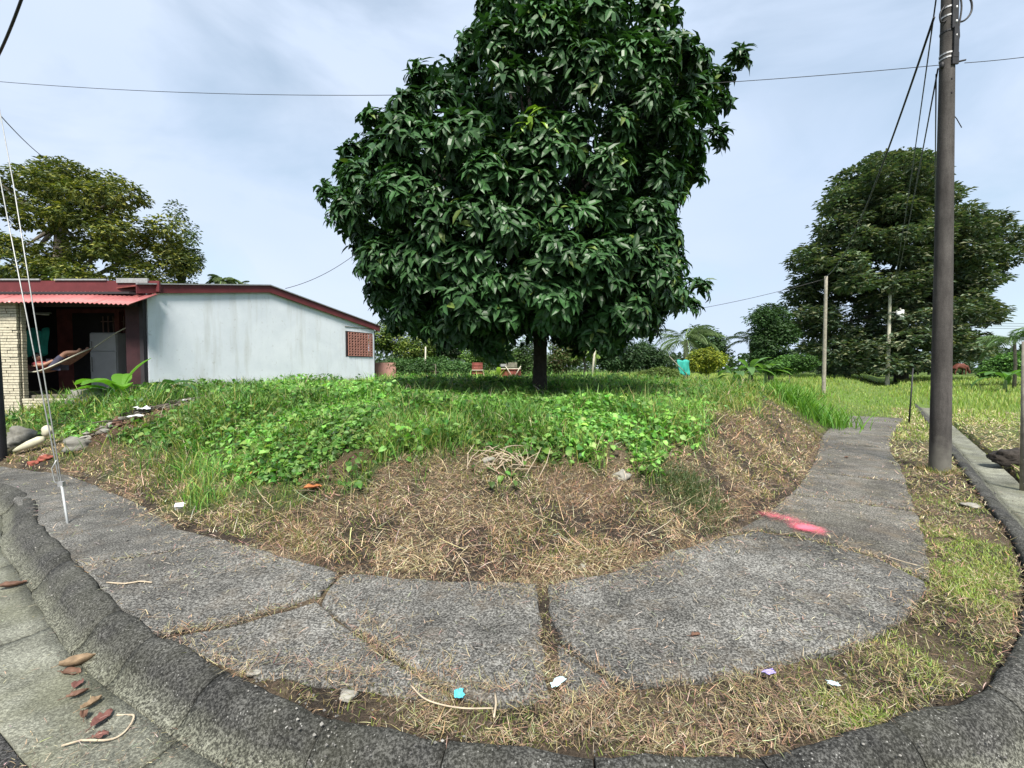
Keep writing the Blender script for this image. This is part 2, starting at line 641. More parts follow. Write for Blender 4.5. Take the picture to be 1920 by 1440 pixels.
def ground_mat():
    m, nt, p, out = new_mat('soil_and_turf')
    v = position(nt)
    a = nt.nodes.new('ShaderNodeAttribute')
    a.attribute_name = 'col'
    fine = noise(nt, v, 70, 5, 0.8)
    mid = noise(nt, v, 9, 6, 0.7)
    c = mixc(nt, 0.9, a.outputs['Color'], ramp(nt, fine, [(0.33, 0.35), (0.67, 1.7)]), 'MULTIPLY')
    c = mixc(nt, 0.6, c, ramp(nt, mid, [(0.3, 0.5), (0.7, 1.4)]), 'MULTIPLY')
    nt.links.new(c, p.inputs['Base Color'])
    p.inputs['Roughness'].default_value = 0.95
    p.inputs['Specular IOR Level'].default_value = 0.1
    bump(nt, p, fine, 1.0, 0.02)
    return m


def paint_mat():
    m, nt, p, out = new_mat('pink_spray_paint')
    a = nt.nodes.new('ShaderNodeAttribute')
    a.attribute_name = 'col'
    v = position(nt)
    n = noise(nt, stretch(nt, v, (1, 1, 1)), 38, 5, 0.85)
    n2 = noise(nt, v, 7, 5, 0.75, 0.6)
    sep = nt.nodes.new('ShaderNodeSeparateColor')
    nt.links.new(a.outputs['Color'], sep.inputs['Color'])
    s = nt.nodes.new('ShaderNodeMath')
    s.operation = 'MULTIPLY_ADD'
    s.inputs[1].default_value = 0.75
    nt.links.new(n, s.inputs[0])
    nt.links.new(sep.outputs['Red'], s.inputs[2])
    s2 = nt.nodes.new('ShaderNodeMath')
    s2.operation = 'MULTIPLY_ADD'
    s2.inputs[1].default_value = 0.7
    nt.links.new(n2, s2.inputs[0])
    nt.links.new(s.outputs[0], s2.inputs[2])
    hf = nt.nodes.new('ShaderNodeMath')
    hf.operation = 'MULTIPLY'
    hf.inputs[1].default_value = 0.5
    nt.links.new(s2.outputs[0], hf.inputs[0])
    al = ramp(nt, hf.outputs[0], [(0.44, 0.0), (0.52, 0.25), (0.74, 0.95)])
    nt.links.new(al, p.inputs['Alpha'])
    p.inputs['Base Color'].default_value = (0.80, 0.14, 0.20, 1)
    p.inputs['Roughness'].default_value = 0.8
    return m


M_wall = wall_mat()
M_awning = awning_mat()
M_ground = ground_mat()
M_pink = paint_mat()

# ------------------------------------------------------------------ terrain
A_px = [(-400, 800), (-150, 842), (0, 868), (130, 884), (250, 932), (340, 985), (480, 1022), (640, 1065), (800, 1080), (1000, 1088),
        (1150, 1064), (1300, 1020), (1400, 975), (1480, 920), (1530, 848), (1552, 803)]
A2 = [tuple(gp(x, y)[:2]) for x, y in A_px]
A2 = [(-16, 12.2)] + A2[1:] + [(10.6, 14.2), (14, 18.2), (22, 28), (60, 74)]
A2.insert(0, (-60, 37))
A2 = catmull(np.array(A2), 0.35)[::-1]
A2 = A2[::-1]
C_px = [(0, 905), (75, 985), (140, 1050), (215, 1130), (300, 1190), (450, 1270), (600, 1335), (760, 1375), (960, 1400), (1180, 1418),
        (1450, 1408), (1700, 1340), (1860, 1280)]
C2 = [tuple(gp(x, y)[:2]) for x, y in C_px]
C2 = [(-30, 17.6), (-14, 9.2)] + C2 + [(3.0, 2.62), (4.24, 3.75), (5.9, 5.75), (7.5, 7.65), (9.6, 10.2), (12.4, 13.6), (17.0, 19.2)]
C2 = catmull(np.array(C2), 0.06)


def thin(L):
    out = [L[0]]
    for q in L[1:-1]:
        if np.linalg.norm(q - out[-1]) > 0.10 + 0.035 * np.hypot(q[0], q[1]):
            out.append(q)
    out.append(L[-1])
    return np.array(out)


A2T, C2T = thin(A2), thin(C2)


def dist_A(P):
    return sdist(P, A2T)       # + inside the lot


def dist_C(P):
    return sdist(P, C2T)      # + towards the sidewalk


RIDGE = 0.0


def zg(P):
    P = np.asarray(P, float)
    x, y = P[..., 0], P[..., 1]
    s = dist_A(P)
    c = dist_C(P)
    H = 1.02 - 0.70 * sstep(5.2, 14.0, x + 0.12 * (y - 8)) - 0.10 * sstep(-4, -9, x)
    H = H - 0.08 * sstep(10, 22, y) * (1 - sstep(3, 12, x))
    H = H + 0.25 * sstep(22, 50, y) * sstep(8, 20, x)
    H = H + 0.10 * (fbm(P, 0.7, 5, 3) - 0.5) * 2
    sw = s * (1 + 0.45 * sstep(1.5, 3.5, x)) + 0.35 * (fbm(P, 0.9, 9, 2) - 0.5) * sstep(0.2, 0.8, s)
    prof = np.interp(sw, [0, 0.06, 0.3, 0.7, 1.15, 1.6, 2.2, 3.2, 5], [0, 0.03, 0.13, 0.36, 0.60, 0.76, 0.87, 0.96, 1.0])
    lot = H * prof + 0.05 * (fbm(P, 3.0, 3, 3) - 0.5) * sstep(0.05, 0.6, s)
    side = -0.035 + 0.03 * (fbm(P, 4.0, 13, 3) - 0.5)
    z = np.where(s > 0, lot, side)
    # outside the kerb
    right = sstep(1.5, 4.5, x - 0.35 * y + 1.5)
    out_r = np.interp(-c, [0.0, 0.05, 0.63, 0.72, 1.2, 4, 12, 40], [-0.1, -0.4, -0.4, -0.12, -0.06, 0.0, 0.05, 0.35]) + 0.05 * (fbm(P, 2.2, 23, 3) - 0.5)
    out_l = np.interp(-c, [0.0, 0.05, 40], [-0.1, -0.4, -0.4])
    zo = out_l * (1 - right) + out_r * right
    z = np.where((c < 0) & (s <= 0.3), zo, z)
    far = sstep(60, 140, np.hypot(x, y))
    return z * (1 - far) + 0.8 * far


def zg1(x, y):
    return float(zg(np.array([[x, y]]))[0])


def hit(px, py, lift=0.0):
    d = ray(px, py)
    t = np.linspace(1.2, 60, 1500)
    P = CAM + d[None, :] * t[:, None]
    below = P[:, 2] <= zg(P[:, :2]) + lift
    i = int(np.argmax(below))
    if not below[i]:
        return P[-1]
    return P[i]


def zones(P):
    """0..1 weights: dry straw and green weeds, plus density of each"""
    s = dist_A(P)
    c = dist_C(P)
    x, y = P[..., 0], P[..., 1]
    n1 = fbm(P, 1.3, 41, 3)
    n2 = fbm(P, 3.5, 43, 2)
    lim = 1.35 + 0.9 * (n1 - 0.5) + 0.5 * (n2 - 0.5)
    lim = lim - 0.22 - 0.62 * sstep(-0.9, -2.6, x) - 0.10 * sstep(2.0, 3.5, x)
    green = sstep(lim - 0.28, lim + 0.25, s)
    return s, c, green, n1, n2


RUBBLE = hit(265, 790)[:2]
HOLES = [hit(615, 752)[:2], hit(905, 765)[:2], hit(660, 865)[:2]]
RUB_A, RUB_B = hit(365, 756)[:2], hit(165, 830)[:2]


def rub_d(P):
    """0 on the debris strip, 1 half a metre away"""
    return np.abs(sdist(P, np.array([RUB_A, RUBBLE, RUB_B]))) / 0.42


def build_ground():
    nr, na = 260, 660
    r = np.concatenate([[0.02], np.exp(np.linspace(math.log(0.7), math.log(900), nr - 1))])
    a1 = np.linspace(-1.15, 1.15, 520)
    a2 = np.linspace(1.15, 2 * PI - 1.15, na - 520 + 2)[1:-1]
    a = np.concatenate([a1, a2])
    na = len(a)
    R, Aa = np.meshgrid(r, a, indexing='ij')
    X = R * np.sin(Aa)
    Y = R * np.cos(Aa)
    P = np.stack([X, Y], -1).reshape(-1, 2)
    z = zg(P)
    V = np.concatenate([P, z[:, None]], 1)
    i = np.arange(nr - 1)[:, None] * na
    j = np.arange(na)[None, :]
    j2 = (j + 1) % na
    F = np.stack([i + j, i + na + j, i + na + j2, i + j2], -1).reshape(-1, 4)[:, ::-1]
    s, c, green, n1, n2 = zones(P)
    dry = np.array([0.11, 0.085, 0.060])
    soil = np.array([0.045, 0.037, 0.030])
    grn = np.array([0.055, 0.085, 0.025])
    col = soil + (dry - soil) * sstep(0.35, 0.6, n2)[:, None]
    col = col * (1 - green[:, None]) + grn * green[:, None]
    bare = np.clip(1 - sstep(0.55, 0.85, rub_d(P)), 0, 1)
    for hq, rr in zip(HOLES, (0.33, 0.25, 0.2)):
        bare = np.maximum(bare, 1 - sstep(0.8, 1.2, np.linalg.norm((P - hq) * np.array([0.6, 1.0]), axis=1) / rr))
    bare = bare[:, None]
    col = col * (1 - bare) + np.array([0.075, 0.048, 0.034]) * bare
    far = sstep(9, 25, np.hypot(P[:, 0], P[:, 1]))[:, None]
    fg = np.array([0.10, 0.15, 0.04])
    col = col * (1 - far) + fg * far
    me = tri_mesh('ground', V, F, col, True)
    o = mobj('ground', me, M_ground)
    tag(o, kind='structure')
    return o


build_ground()


# ------------------------------------------------------------------ sidewalk slabs
def slab(poly, name, mat, parent, top=0.0, tilt=(0, 0), seed=0):
    """irregular concrete slab with worn arris; poly is ccw or cw list of (x,y)"""
    P = np.array(poly, float)
    pts = []
    n = len(P)
    for i in range(n):
        a, b = P[i], P[(i + 1) % n]
        L = np.linalg.norm(b - a)
        k = max(1, int(L / 0.05))
        for t in np.arange(k) / k:
            pts.append(a + (b - a) * t)
    Q = np.array(pts)
    area = 0.5 * np.sum(Q[:, 0] * np.roll(Q[:, 1], -1) - np.roll(Q[:, 0], -1) * Q[:, 1])
    if area < 0:
        Q = Q[::-1]
    T = np.roll(Q, -1, 0) - np.roll(Q, 1, 0)
    Nn = np.stack([T[:, 1], -T[:, 0]], 1)
    Nn /= np.maximum(1e-6, np.linalg.norm(Nn, axis=1))[:, None]
    j = (fbm(Q + seed * 7.7, 7, 60 + seed, 3) - 0.5) * 0.055
    Q = Q + Nn * j[:, None]
    m = len(Q)
    c0 = Q.mean(0)

    def zt(q):
        return top + (q[:, 0] - c0[0]) * tilt[0] + (q[:, 1] - c0[1]) * tilt[1] + 0.010 * (fbm(q, 3.0, 71, 2) - 0.5)
    inner = Q - Nn * 0.022
    V = np.concatenate([
        np.c_[inner, zt(inner)],
        np.c_[Q - Nn * 0.007, zt(Q) - 0.006],
        np.c_[Q, zt(Q) - 0.02],
        np.c_[Q, np.full(m, -0.12)]])
    F = [tuple(range(m))]
    for k in range(3):
        for i in range(m):
            i2 = (i + 1) % m
            F.append((k * m + i, (k + 1) * m + i, (k + 1) * m + i2, k * m + i2))
    me = bpy.data.meshes.new(name)
    me.from_pydata([tuple(v) for v in V], [], F)
    me.update()
    return mobj(name, me, mat, parent)


def g2(pts):
    return [tuple(gp(x, y)[:2]) for x, y in pts]


walk = bpy.data.objects.new('sidewalk', None)
link(walk)
tag(walk, kind='structure')
# slabs from the far left round the corner
slab([(-15, 9.4), (-15, 11.6)] + g2([(-150, 850), (0, 874), (130, 890), (250, 938), (338, 990), (425, 1012), (300, 1032), (165, 1058), (143, 1053), (78, 988), (2, 908)]), 'slab', M_slab, walk, 0.0, (0, 0), 1)
slab(g2([(430, 1015), (480, 1028), (610, 1064), (634, 1074), (600, 1108), (450, 1160), (283, 1186), (217, 1132), (150, 1062), (305, 1035)]), 'slab', M_slab, walk, 0.004, (0.004, 0), 2)
slab(g2([(300, 1193), (450, 1166), (592, 1128), (710, 1215), (846, 1302), (700, 1286), (480, 1256), (345, 1210)]), 'slab', M_slab, walk, -0.008, (0.0, 0.012), 3)
slab(g2([(642, 1074), (800, 1086), (1008, 1093), (1018, 1200), (1034, 1306), (940, 1314), (860, 1303), (722, 1212), (603, 1128), (610, 1110)]), 'slab', M_slab, walk, 0.006, (0.0, -0.004), 4)
slab(g2([(1024, 1096), (1150, 1072), (1330, 1012), (1420, 996), (1540, 1018), (1650, 1048), (1732, 1090), (1735, 1112), (1680, 1168), (1600, 1204), (1400, 1258), (1172, 1284), (1052, 1195), (1030, 1150)]), 'slab', M_slab, walk, 0.008, (0.0, 0.0), 5)
slab(g2([(1046, 1200), (1160, 1284), (1056, 1302)]), 'slab', M_slab, walk, -0.012, (0.0, 0.0), 6)
# the path running away on the right, one slab per pour joint
inner = np.array(g2([(1345, 1000), (1400, 980), (1480, 926), (1528, 862), (1546, 812)]) + [(10.7, 14.3)])
outer = np.array(g2([(1742, 1086), (1736, 1010), (1712, 940), (1690, 880), (1668, 828)]) + [(11.75, 13.55)])
inner = catmull(inner, 0.15)
outer = catmull(outer, 0.15)


def resamp(L, t):
    d = np.r_[0, np.cumsum(np.linalg.norm(np.diff(L, axis=0), axis=1))]
    return np.stack([np.interp(np.array(t) * d[-1], d, L[:, k]) for k in (0, 1)], 1)


cuts = [0.0, 0.15, 0.26, 0.38, 0.5, 0.63, 0.77, 0.9, 1.0]
for k in range(len(cuts) - 1):
    a, b = cuts[k] + 0.002, cuts[k + 1] - 0.002
    ii = resamp(inner, np.linspace(a, b, 5))
    oo = resamp(outer, np.linspace(a, b, 5))[::-1]
    first = [tuple(p) for p in g2([(1650, 1042), (1540, 1010), (1430, 988)])] if k == 0 else []
    slab([tuple(p) for p in ii] + [tuple(p) for p in oo] + first, 'slab', M_path, walk, -0.004 + 0.006 * ((k * 37) % 3 - 1), (0, 0), 10 + k)


# ------------------------------------------------------------------ kerb, gutter, road
def frame_curve(L):
    T = np.gradient(L, axis=0)
    T /= np.linalg.norm(T, axis=1)[:, None]
    out = np.stack([T[:, 1], -T[:, 0]], 1)       # to the right of travel = towards the street
    return T, out


T_C, O_C = frame_curve(C2)
for _ in range(30):
    O_C[1:-1] = (O_C[:-2] + O_C[1:-1] * 2 + O_C[2:]) / 4
O_C /= np.linalg.norm(O_C, axis=1)[:, None]
ARC = np.r_[0, np.cumsum(np.linalg.norm(np.diff(C2, axis=0), axis=1))]


def sweep(i0, i1, prof, name, mat, parent, seed=0, dish=0.0, rough=0.008, gapl=0.008):
    """sweep profile [(u outward, z)] along C2[i0:i1], with worn, dished ends"""
    idx = np.arange(i0, i1 + 1)
    L = C2[idx].copy()
    O = O_C[idx]
    Tt = T_C[idx]
    L[0] += Tt[0] * gapl
    L[-1] -= Tt[-1] * gapl
    prof = np.array(prof, float)
    n, m = len(L), len(prof)
    V = L[:, None, :] + O[:, None, :] * prof[None, :, 0:1]
    z = np.repeat(prof[None, :, 1], n, 0)
    tt = np.linspace(0, 1, n)
    e = np.exp(-((np.minimum(tt, 1 - tt) * (n - 1)) / 2.0) ** 2)
    z = z - dish * e[:, None] * (np.linspace(1, 0.4, m)[None, :])
    nz = (fbm(V.reshape(-1, 2) + seed, 6, 90, 3).reshape(n, m) - 0.5) * 2
    z = z + nz * rough
    V = V + O[:, None, :] * ((fbm(V.reshape(-1, 2), 5, 95, 3).reshape(n, m) - 0.5) * 2 * rough * 1.6)[:, :, None]
    VV = np.concatenate([V, z[..., None]], -1).reshape(-1, 3)
    F = []
    for i in range(n - 1):
        for j in range(m - 1):
            F.append((i * m + j, (i + 1) * m + j, (i + 1) * m + j + 1, i * m + j + 1))
    F.append(tuple(range(m)))
    F.append(tuple((n - 1) * m + j for j in range(m - 1, -1, -1)))
    me = bpy.data.meshes.new(name)
    me.from_pydata([tuple(v) for v in VV], [], F)
    me.update()
    o = mobj(name, me, mat, parent)
    me.polygons.foreach_set('use_smooth', np.array([len(p.vertices) == 4 for p in me.polygons]))
    return o


kerb = bpy.data.objects.new('kerb', None)
link(kerb)
tag(kerb, kind='structure')
KP = [(-0.005, -0.2), (-0.005, 0.0), (0.01, 0.014), (0.028, 0.02), (0.06, 0.017), (0.095, 0.004), (0.13, -0.022), (0.16, -0.06), (0.185, -0.095), (0.21, -0.122), (0.243, -0.14), (0.245, -0.25)]
gut = bpy.data.objects.new('gutter', None)
link(gut)
tag(gut, kind='structure')
GP = [(0.247, -0.25), (0.247, -0.146), (0.33, -0.160), (0.42, -0.166), (0.50, -0.163), (0.60, -0.15), (0.605, -0.25)]
jx = [gp(x, y)[:2] for x, y in ((60, 965), (140, 1050), (232, 1145), (300, 1192), (425, 1258), (620, 1342), (840, 1388), (1120, 1416), (1420, 1410), (1660, 1350), (1850, 1284))]
ji = sorted(set(int(np.argmin(np.linalg.norm(C2 - q, axis=1))) for q in jx))
left = list(range(0, ji[0], 14))
right = list(range(ji[-1] + 14, len(C2) - 1, 15))
cutsK = [i for i in left if ji[0] - i > 6] + ji + right + [len(C2) - 1]
for k, (a, b) in enumerate(zip(cutsK[:-1], cutsK[1:])):
    if b - a < 3:
        continue
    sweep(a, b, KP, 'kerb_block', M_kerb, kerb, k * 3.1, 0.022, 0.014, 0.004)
gcut = list(range(0, len(C2) - 1, 27)) + [len(C2) - 1]
for k, (a, b) in enumerate(zip(gcut[:-1], gcut[1:])):
    sweep(a, b, GP, 'gutter_slab', M_gutter, gut, k * 1.7, 0.004, 0.004, 0.006)
# asphalt road beyond the gutter, on the camera's side
iR = int(np.argmin(np.linalg.norm(C2 - np.array([3.2, 2.8]), axis=1)))
us = [0.608, 0.66, 1.0, 1.8, 2.6, 3.6, 5.0, 7.0]
RV, RF = [], []
ids = list(range(0, iR, 4))
for i in ids:
    for u in us:
        q = C2[i] + O_C[i] * u
        RV.append((q[0], q[1], -0.152 + 0.012 * min(1, (u - 0.61)) + 0.008 * (float(vnoise(q, 3.0, 5)) - 0.5)))
m = len(us)
for i in range(len(ids) - 1):
    for j in range(m - 1):
        RF.append((i * m + j, (i + 1) * m + j, (i + 1) * m + j + 1, i * m + j + 1))
road = MB().add(RV, RF).build('road', M_asphalt)
tag(road, kind='structure')

# pink spray paint on the path
pk = np.array([gp(x, y)[:2] for x, y in ((1430, 968), (1452, 962), (1478, 966), (1492, 980), (1512, 978), (1526, 988), (1536, 1002), (1520, 1004), (1500, 1000), (1482, 990), (1458, 984), (1436, 976))])
strong = gp(1505, 992)[:2]
gx = np.linspace(pk[:, 0].min() - 0.35, pk[:, 0].max() + 0.3, 60)
gy = np.linspace(pk[:, 1].min() - 0.12, pk[:, 1].max() + 0.25, 44)
GX, GY = np.meshgrid(gx, gy, indexing='ij')
PP = np.stack([GX, GY], -1).reshape(-1, 2)
dd = np.abs(sdist(PP, np.array([gp(1440, 966)[:2], gp(1470, 974)[:2], gp(1500, 988)[:2], gp(1532, 1000)[:2]])))
ds = np.linalg.norm((PP - gp(1512, 992)[:2]) * np.array([1.0, 1.7]), axis=1)
den = 0.22 * np.exp(-(dd / 0.10) ** 2) + 0.52 * np.exp(-(ds / 0.12) ** 2) + 0.12 * np.exp(-(dd / 0.25) ** 2)
nx, ny = len(gx), len(gy)
ii = np.arange(nx - 1)[:, None] * ny + np.arange(ny - 1)[None, :]
FF = np.stack([ii, ii + ny, ii + ny + 1, ii + 1], -1).reshape(-1, 4)
keep = (den[FF].max(1) > 0.03)
FF = FF[keep]
me = tri_mesh('paint_mark', np.c_[PP, np.full(len(PP), 0.018)], FF, np.repeat(den[:, None], 3, 1))
tag(mobj('paint_mark', me, M_pink), 'splash of bright pink spray paint on the concrete path', 'paint mark')


# ------------------------------------------------------------------ grass generators
def blades(P, h, w, az, lean, bend, col, segs=3):
    """curved ribbons. P (N,3) root, h length, w width, az lean azimuth, lean start angle from vertical, bend extra angle"""
    n = len(P)
    k = segs
    V = np.zeros((n, 2 * k + 1, 3))
    ang = lean.copy()
    pos = P.copy()
    d = np.stack([np.cos(az), np.sin(az)], -1)
    tw = az + PI / 2 + RNG.uniform(-0.9, 0.9, n)
    side = np.stack([np.cos(tw), np.sin(tw), np.zeros(n)], -1)
    for i in range(k):
        ww = w * (1.0 - 0.55 * (i / k) ** 1.5)
        V[:, 2 * i] = pos - side * ww[:, None] / 2
        V[:, 2 * i + 1] = pos + side * ww[:, None] / 2
        st = np.concatenate([d * np.sin(ang)[:, None], np.cos(ang)[:, None]], 1)
        pos = pos + st * (h / k)[:, None]
        ang = ang + bend / k
    V[:, 2 * k] = pos
    F = []
    for i in range(k - 1):
        a = 2 * i
        F += [(a, a + 1, a + 3), (a, a + 3, a + 2)]
    F += [(2 * k - 2, 2 * k - 1, 2 * k)]
    F = np.array(F)
    nv = 2 * k + 1
    FF = (np.arange(n)[:, None, None] * nv + F[None]).reshape(-1, 3)
    C = np.repeat(col[:, None, :], nv, 1).reshape(-1, 3)
    return V.reshape(-1, 3), FF, C


LEAF_T = np.array([0.0, 0.3, 0.65, 1.0])


def leaves(P, D, U, ln, wd, droop, fold, col):
    """folded, drooping leaves: P base, D direction, U up-ish; 8 tris each"""
    n = len(P)
    D = D / np.linalg.norm(D, axis=1)[:, None]
    S = np.cross(D, U)
    S /= np.maximum(1e-6, np.linalg.norm(S, axis=1))[:, None]
    Un = np.cross(S, D)
    V = np.zeros((n, 8, 3))
    cur = P.copy()
    dirv = D.copy()
    mids = [P]
    ups = [Un]
    for i in range(3):
        L = ln * (LEAF_T[i + 1] - LEAF_T[i])
        cur = cur + dirv * L[:, None]
        mids.append(cur)
        a = droop / 2.0
        nd = dirv * np.cos(a)[:, None] - Un * np.sin(a)[:, None]
        Un = Un * np.cos(a)[:, None] + dirv * np.sin(a)[:, None]
        dirv = nd
        ups.append(Un)
    V[:, 0] = mids[0]
    for q, (mi, ww) in enumerate(((1, 0.95), (2, 0.85))):
        hw = (wd * ww / 2)[:, None]
        lift = ups[mi] * (hw * np.tan(fold)[:, None])
        V[:, 1 + 3 * q] = mids[mi] - S * hw + lift
        V[:, 2 + 3 * q] = mids[mi]
        V[:, 3 + 3 * q] = mids[mi] + S * hw + lift
    V[:, 7] = mids[3]
    F = np.array([(0, 2, 1), (0, 3, 2), (1, 2, 5), (1, 5, 4), (2, 3, 6), (2, 6, 5), (4, 5, 7), (5, 6, 7)])
    FF = (np.arange(n)[:, None, None] * 8 + F[None]).reshape(-1, 3)
    C = np.repeat(col[:, None, :], 8, 1).reshape(-1, 3)
    return V.reshape(-1, 3), FF, C


def quads(P, D, U, ln, wd, col, fold=0.35):
    """leaf of two triangles pairs folded on the midrib: 4 verts + mid, 4 tris -> here 2 tris along the midrib"""
    n = len(P)
    D = D / np.linalg.norm(D, axis=1)[:, None]
    S = np.cross(D, U)
    S /= np.maximum(1e-6, np.linalg.norm(S, axis=1))[:, None]
    Un = np.cross(S, D)
    V = np.zeros((n, 4, 3))
    V[:, 0] = P
    mid = P + D * (ln * 0.5)[:, None] + Un * (wd * 0.5 * fold)[:, None]
    V[:, 1] = mid - S * (wd / 2)[:, None]
    V[:, 2] = P + D * ln[:, None] - Un * (ln * 0.12)[:, None]
    V[:, 3] = mid + S * (wd / 2)[:, None]
    F = np.array([(0, 2, 1), (0, 3, 2)])
    FF = (np.arange(n)[:, None, None] * 4 + F[None]).reshape(-1, 3)
    C = np.repeat(col[:, None, :], 4, 1).reshape(-1, 3)
    return V.reshape(-1, 3), FF, C


def join(parts):
    V, F, C, b = [], [], [], 0
    for v, f, c in parts:
        V.append(v)
        F.append(f + b)
        C.append(c)
        b += len(v)
    return np.concatenate(V), np.concatenate(F), np.concatenate(C)


def polar_pts(n, r0, r1, amax=0.95, power=0.0):
    u = RNG.random(n)
    r = np.exp(math.log(r0) + (math.log(r1) - math.log(r0)) * u)
    a = RNG.uniform(-amax, amax, n)
    return np.stack([r * np.sin(a), r * np.cos(a)], 1)


def pick(cols, n, jit=0.18):
    cols = np.array(cols)
    c = cols[RNG.integers(0, len(cols), n)]
    return np.clip(c * (1 + RNG.normal(0, jit, (n, 1))) * (1 + RNG.normal(0, jit * 0.4, (n, 3))), 0.004, 0.9)


# footprints that must stay clear of weeds
HOUSE_C = np.array([(-8.72, 10.9), (-5.46, 18.0), (-16.0, 22.0), (-16.0, 10.4), (-11.2, 10.4), (-11.2, 11.0)])


def in_poly(P, poly):
    x, y = P[:, 0], P[:, 1]
    ins = np.zeros(len(P), bool)
    n = len(poly)
    for i in range(n):
        x1, y1 = poly[i]
        x2, y2 = poly[(i + 1) % n]
        c = ((y1 > y) != (y2 > y)) & (x < (x2 - x1) * (y - y1) / (y2 - y1 + 1e-12) + x1)
        ins ^= c
    return ins


SLABS = [[(v.co.x, v.co.y) for v in o.data.vertices[:len(o.data.polygons[0].vertices)]] for o in COL.objects if o.name.startswith('slab')]


def slab_edge(P):
    d = np.full(len(P), 9.0)
    for s in SLABS:
        Q = np.array(s)[::3]
        bb = (P[:, 0] > Q[:, 0].min() - 0.3) & (P[:, 0] < Q[:, 0].max() + 0.3) & (P[:, 1] > Q[:, 1].min() - 0.3) & (P[:, 1] < Q[:, 1].max() + 0.3)
        if bb.any():
            d[bb] = np.minimum(d[bb], np.abs(sdist(P[bb], np.vstack([Q, Q[:1]]))))
    return d


def on_slab(P):
    m = np.zeros(len(P), bool)
    for s in SLABS:
        m |= in_poly(P, s)
    return m


GREENS = [(0.105, 0.235, 0.042), (0.14, 0.29, 0.055), (0.075, 0.175, 0.036), (0.20, 0.345, 0.085), (0.05, 0.125, 0.028)]
YGREENS = [(0.25, 0.29, 0.07), (0.20, 0.25, 0.055), (0.29, 0.29, 0.10)]
STRAWS = [(0.46, 0.38, 0.24), (0.34, 0.27, 0.165), (0.54, 0.47, 0.32), (0.24, 0.17, 0.105), (0.40, 0.29, 0.175)]
DARKP = gp(1285, 925, 0.25)[:2]


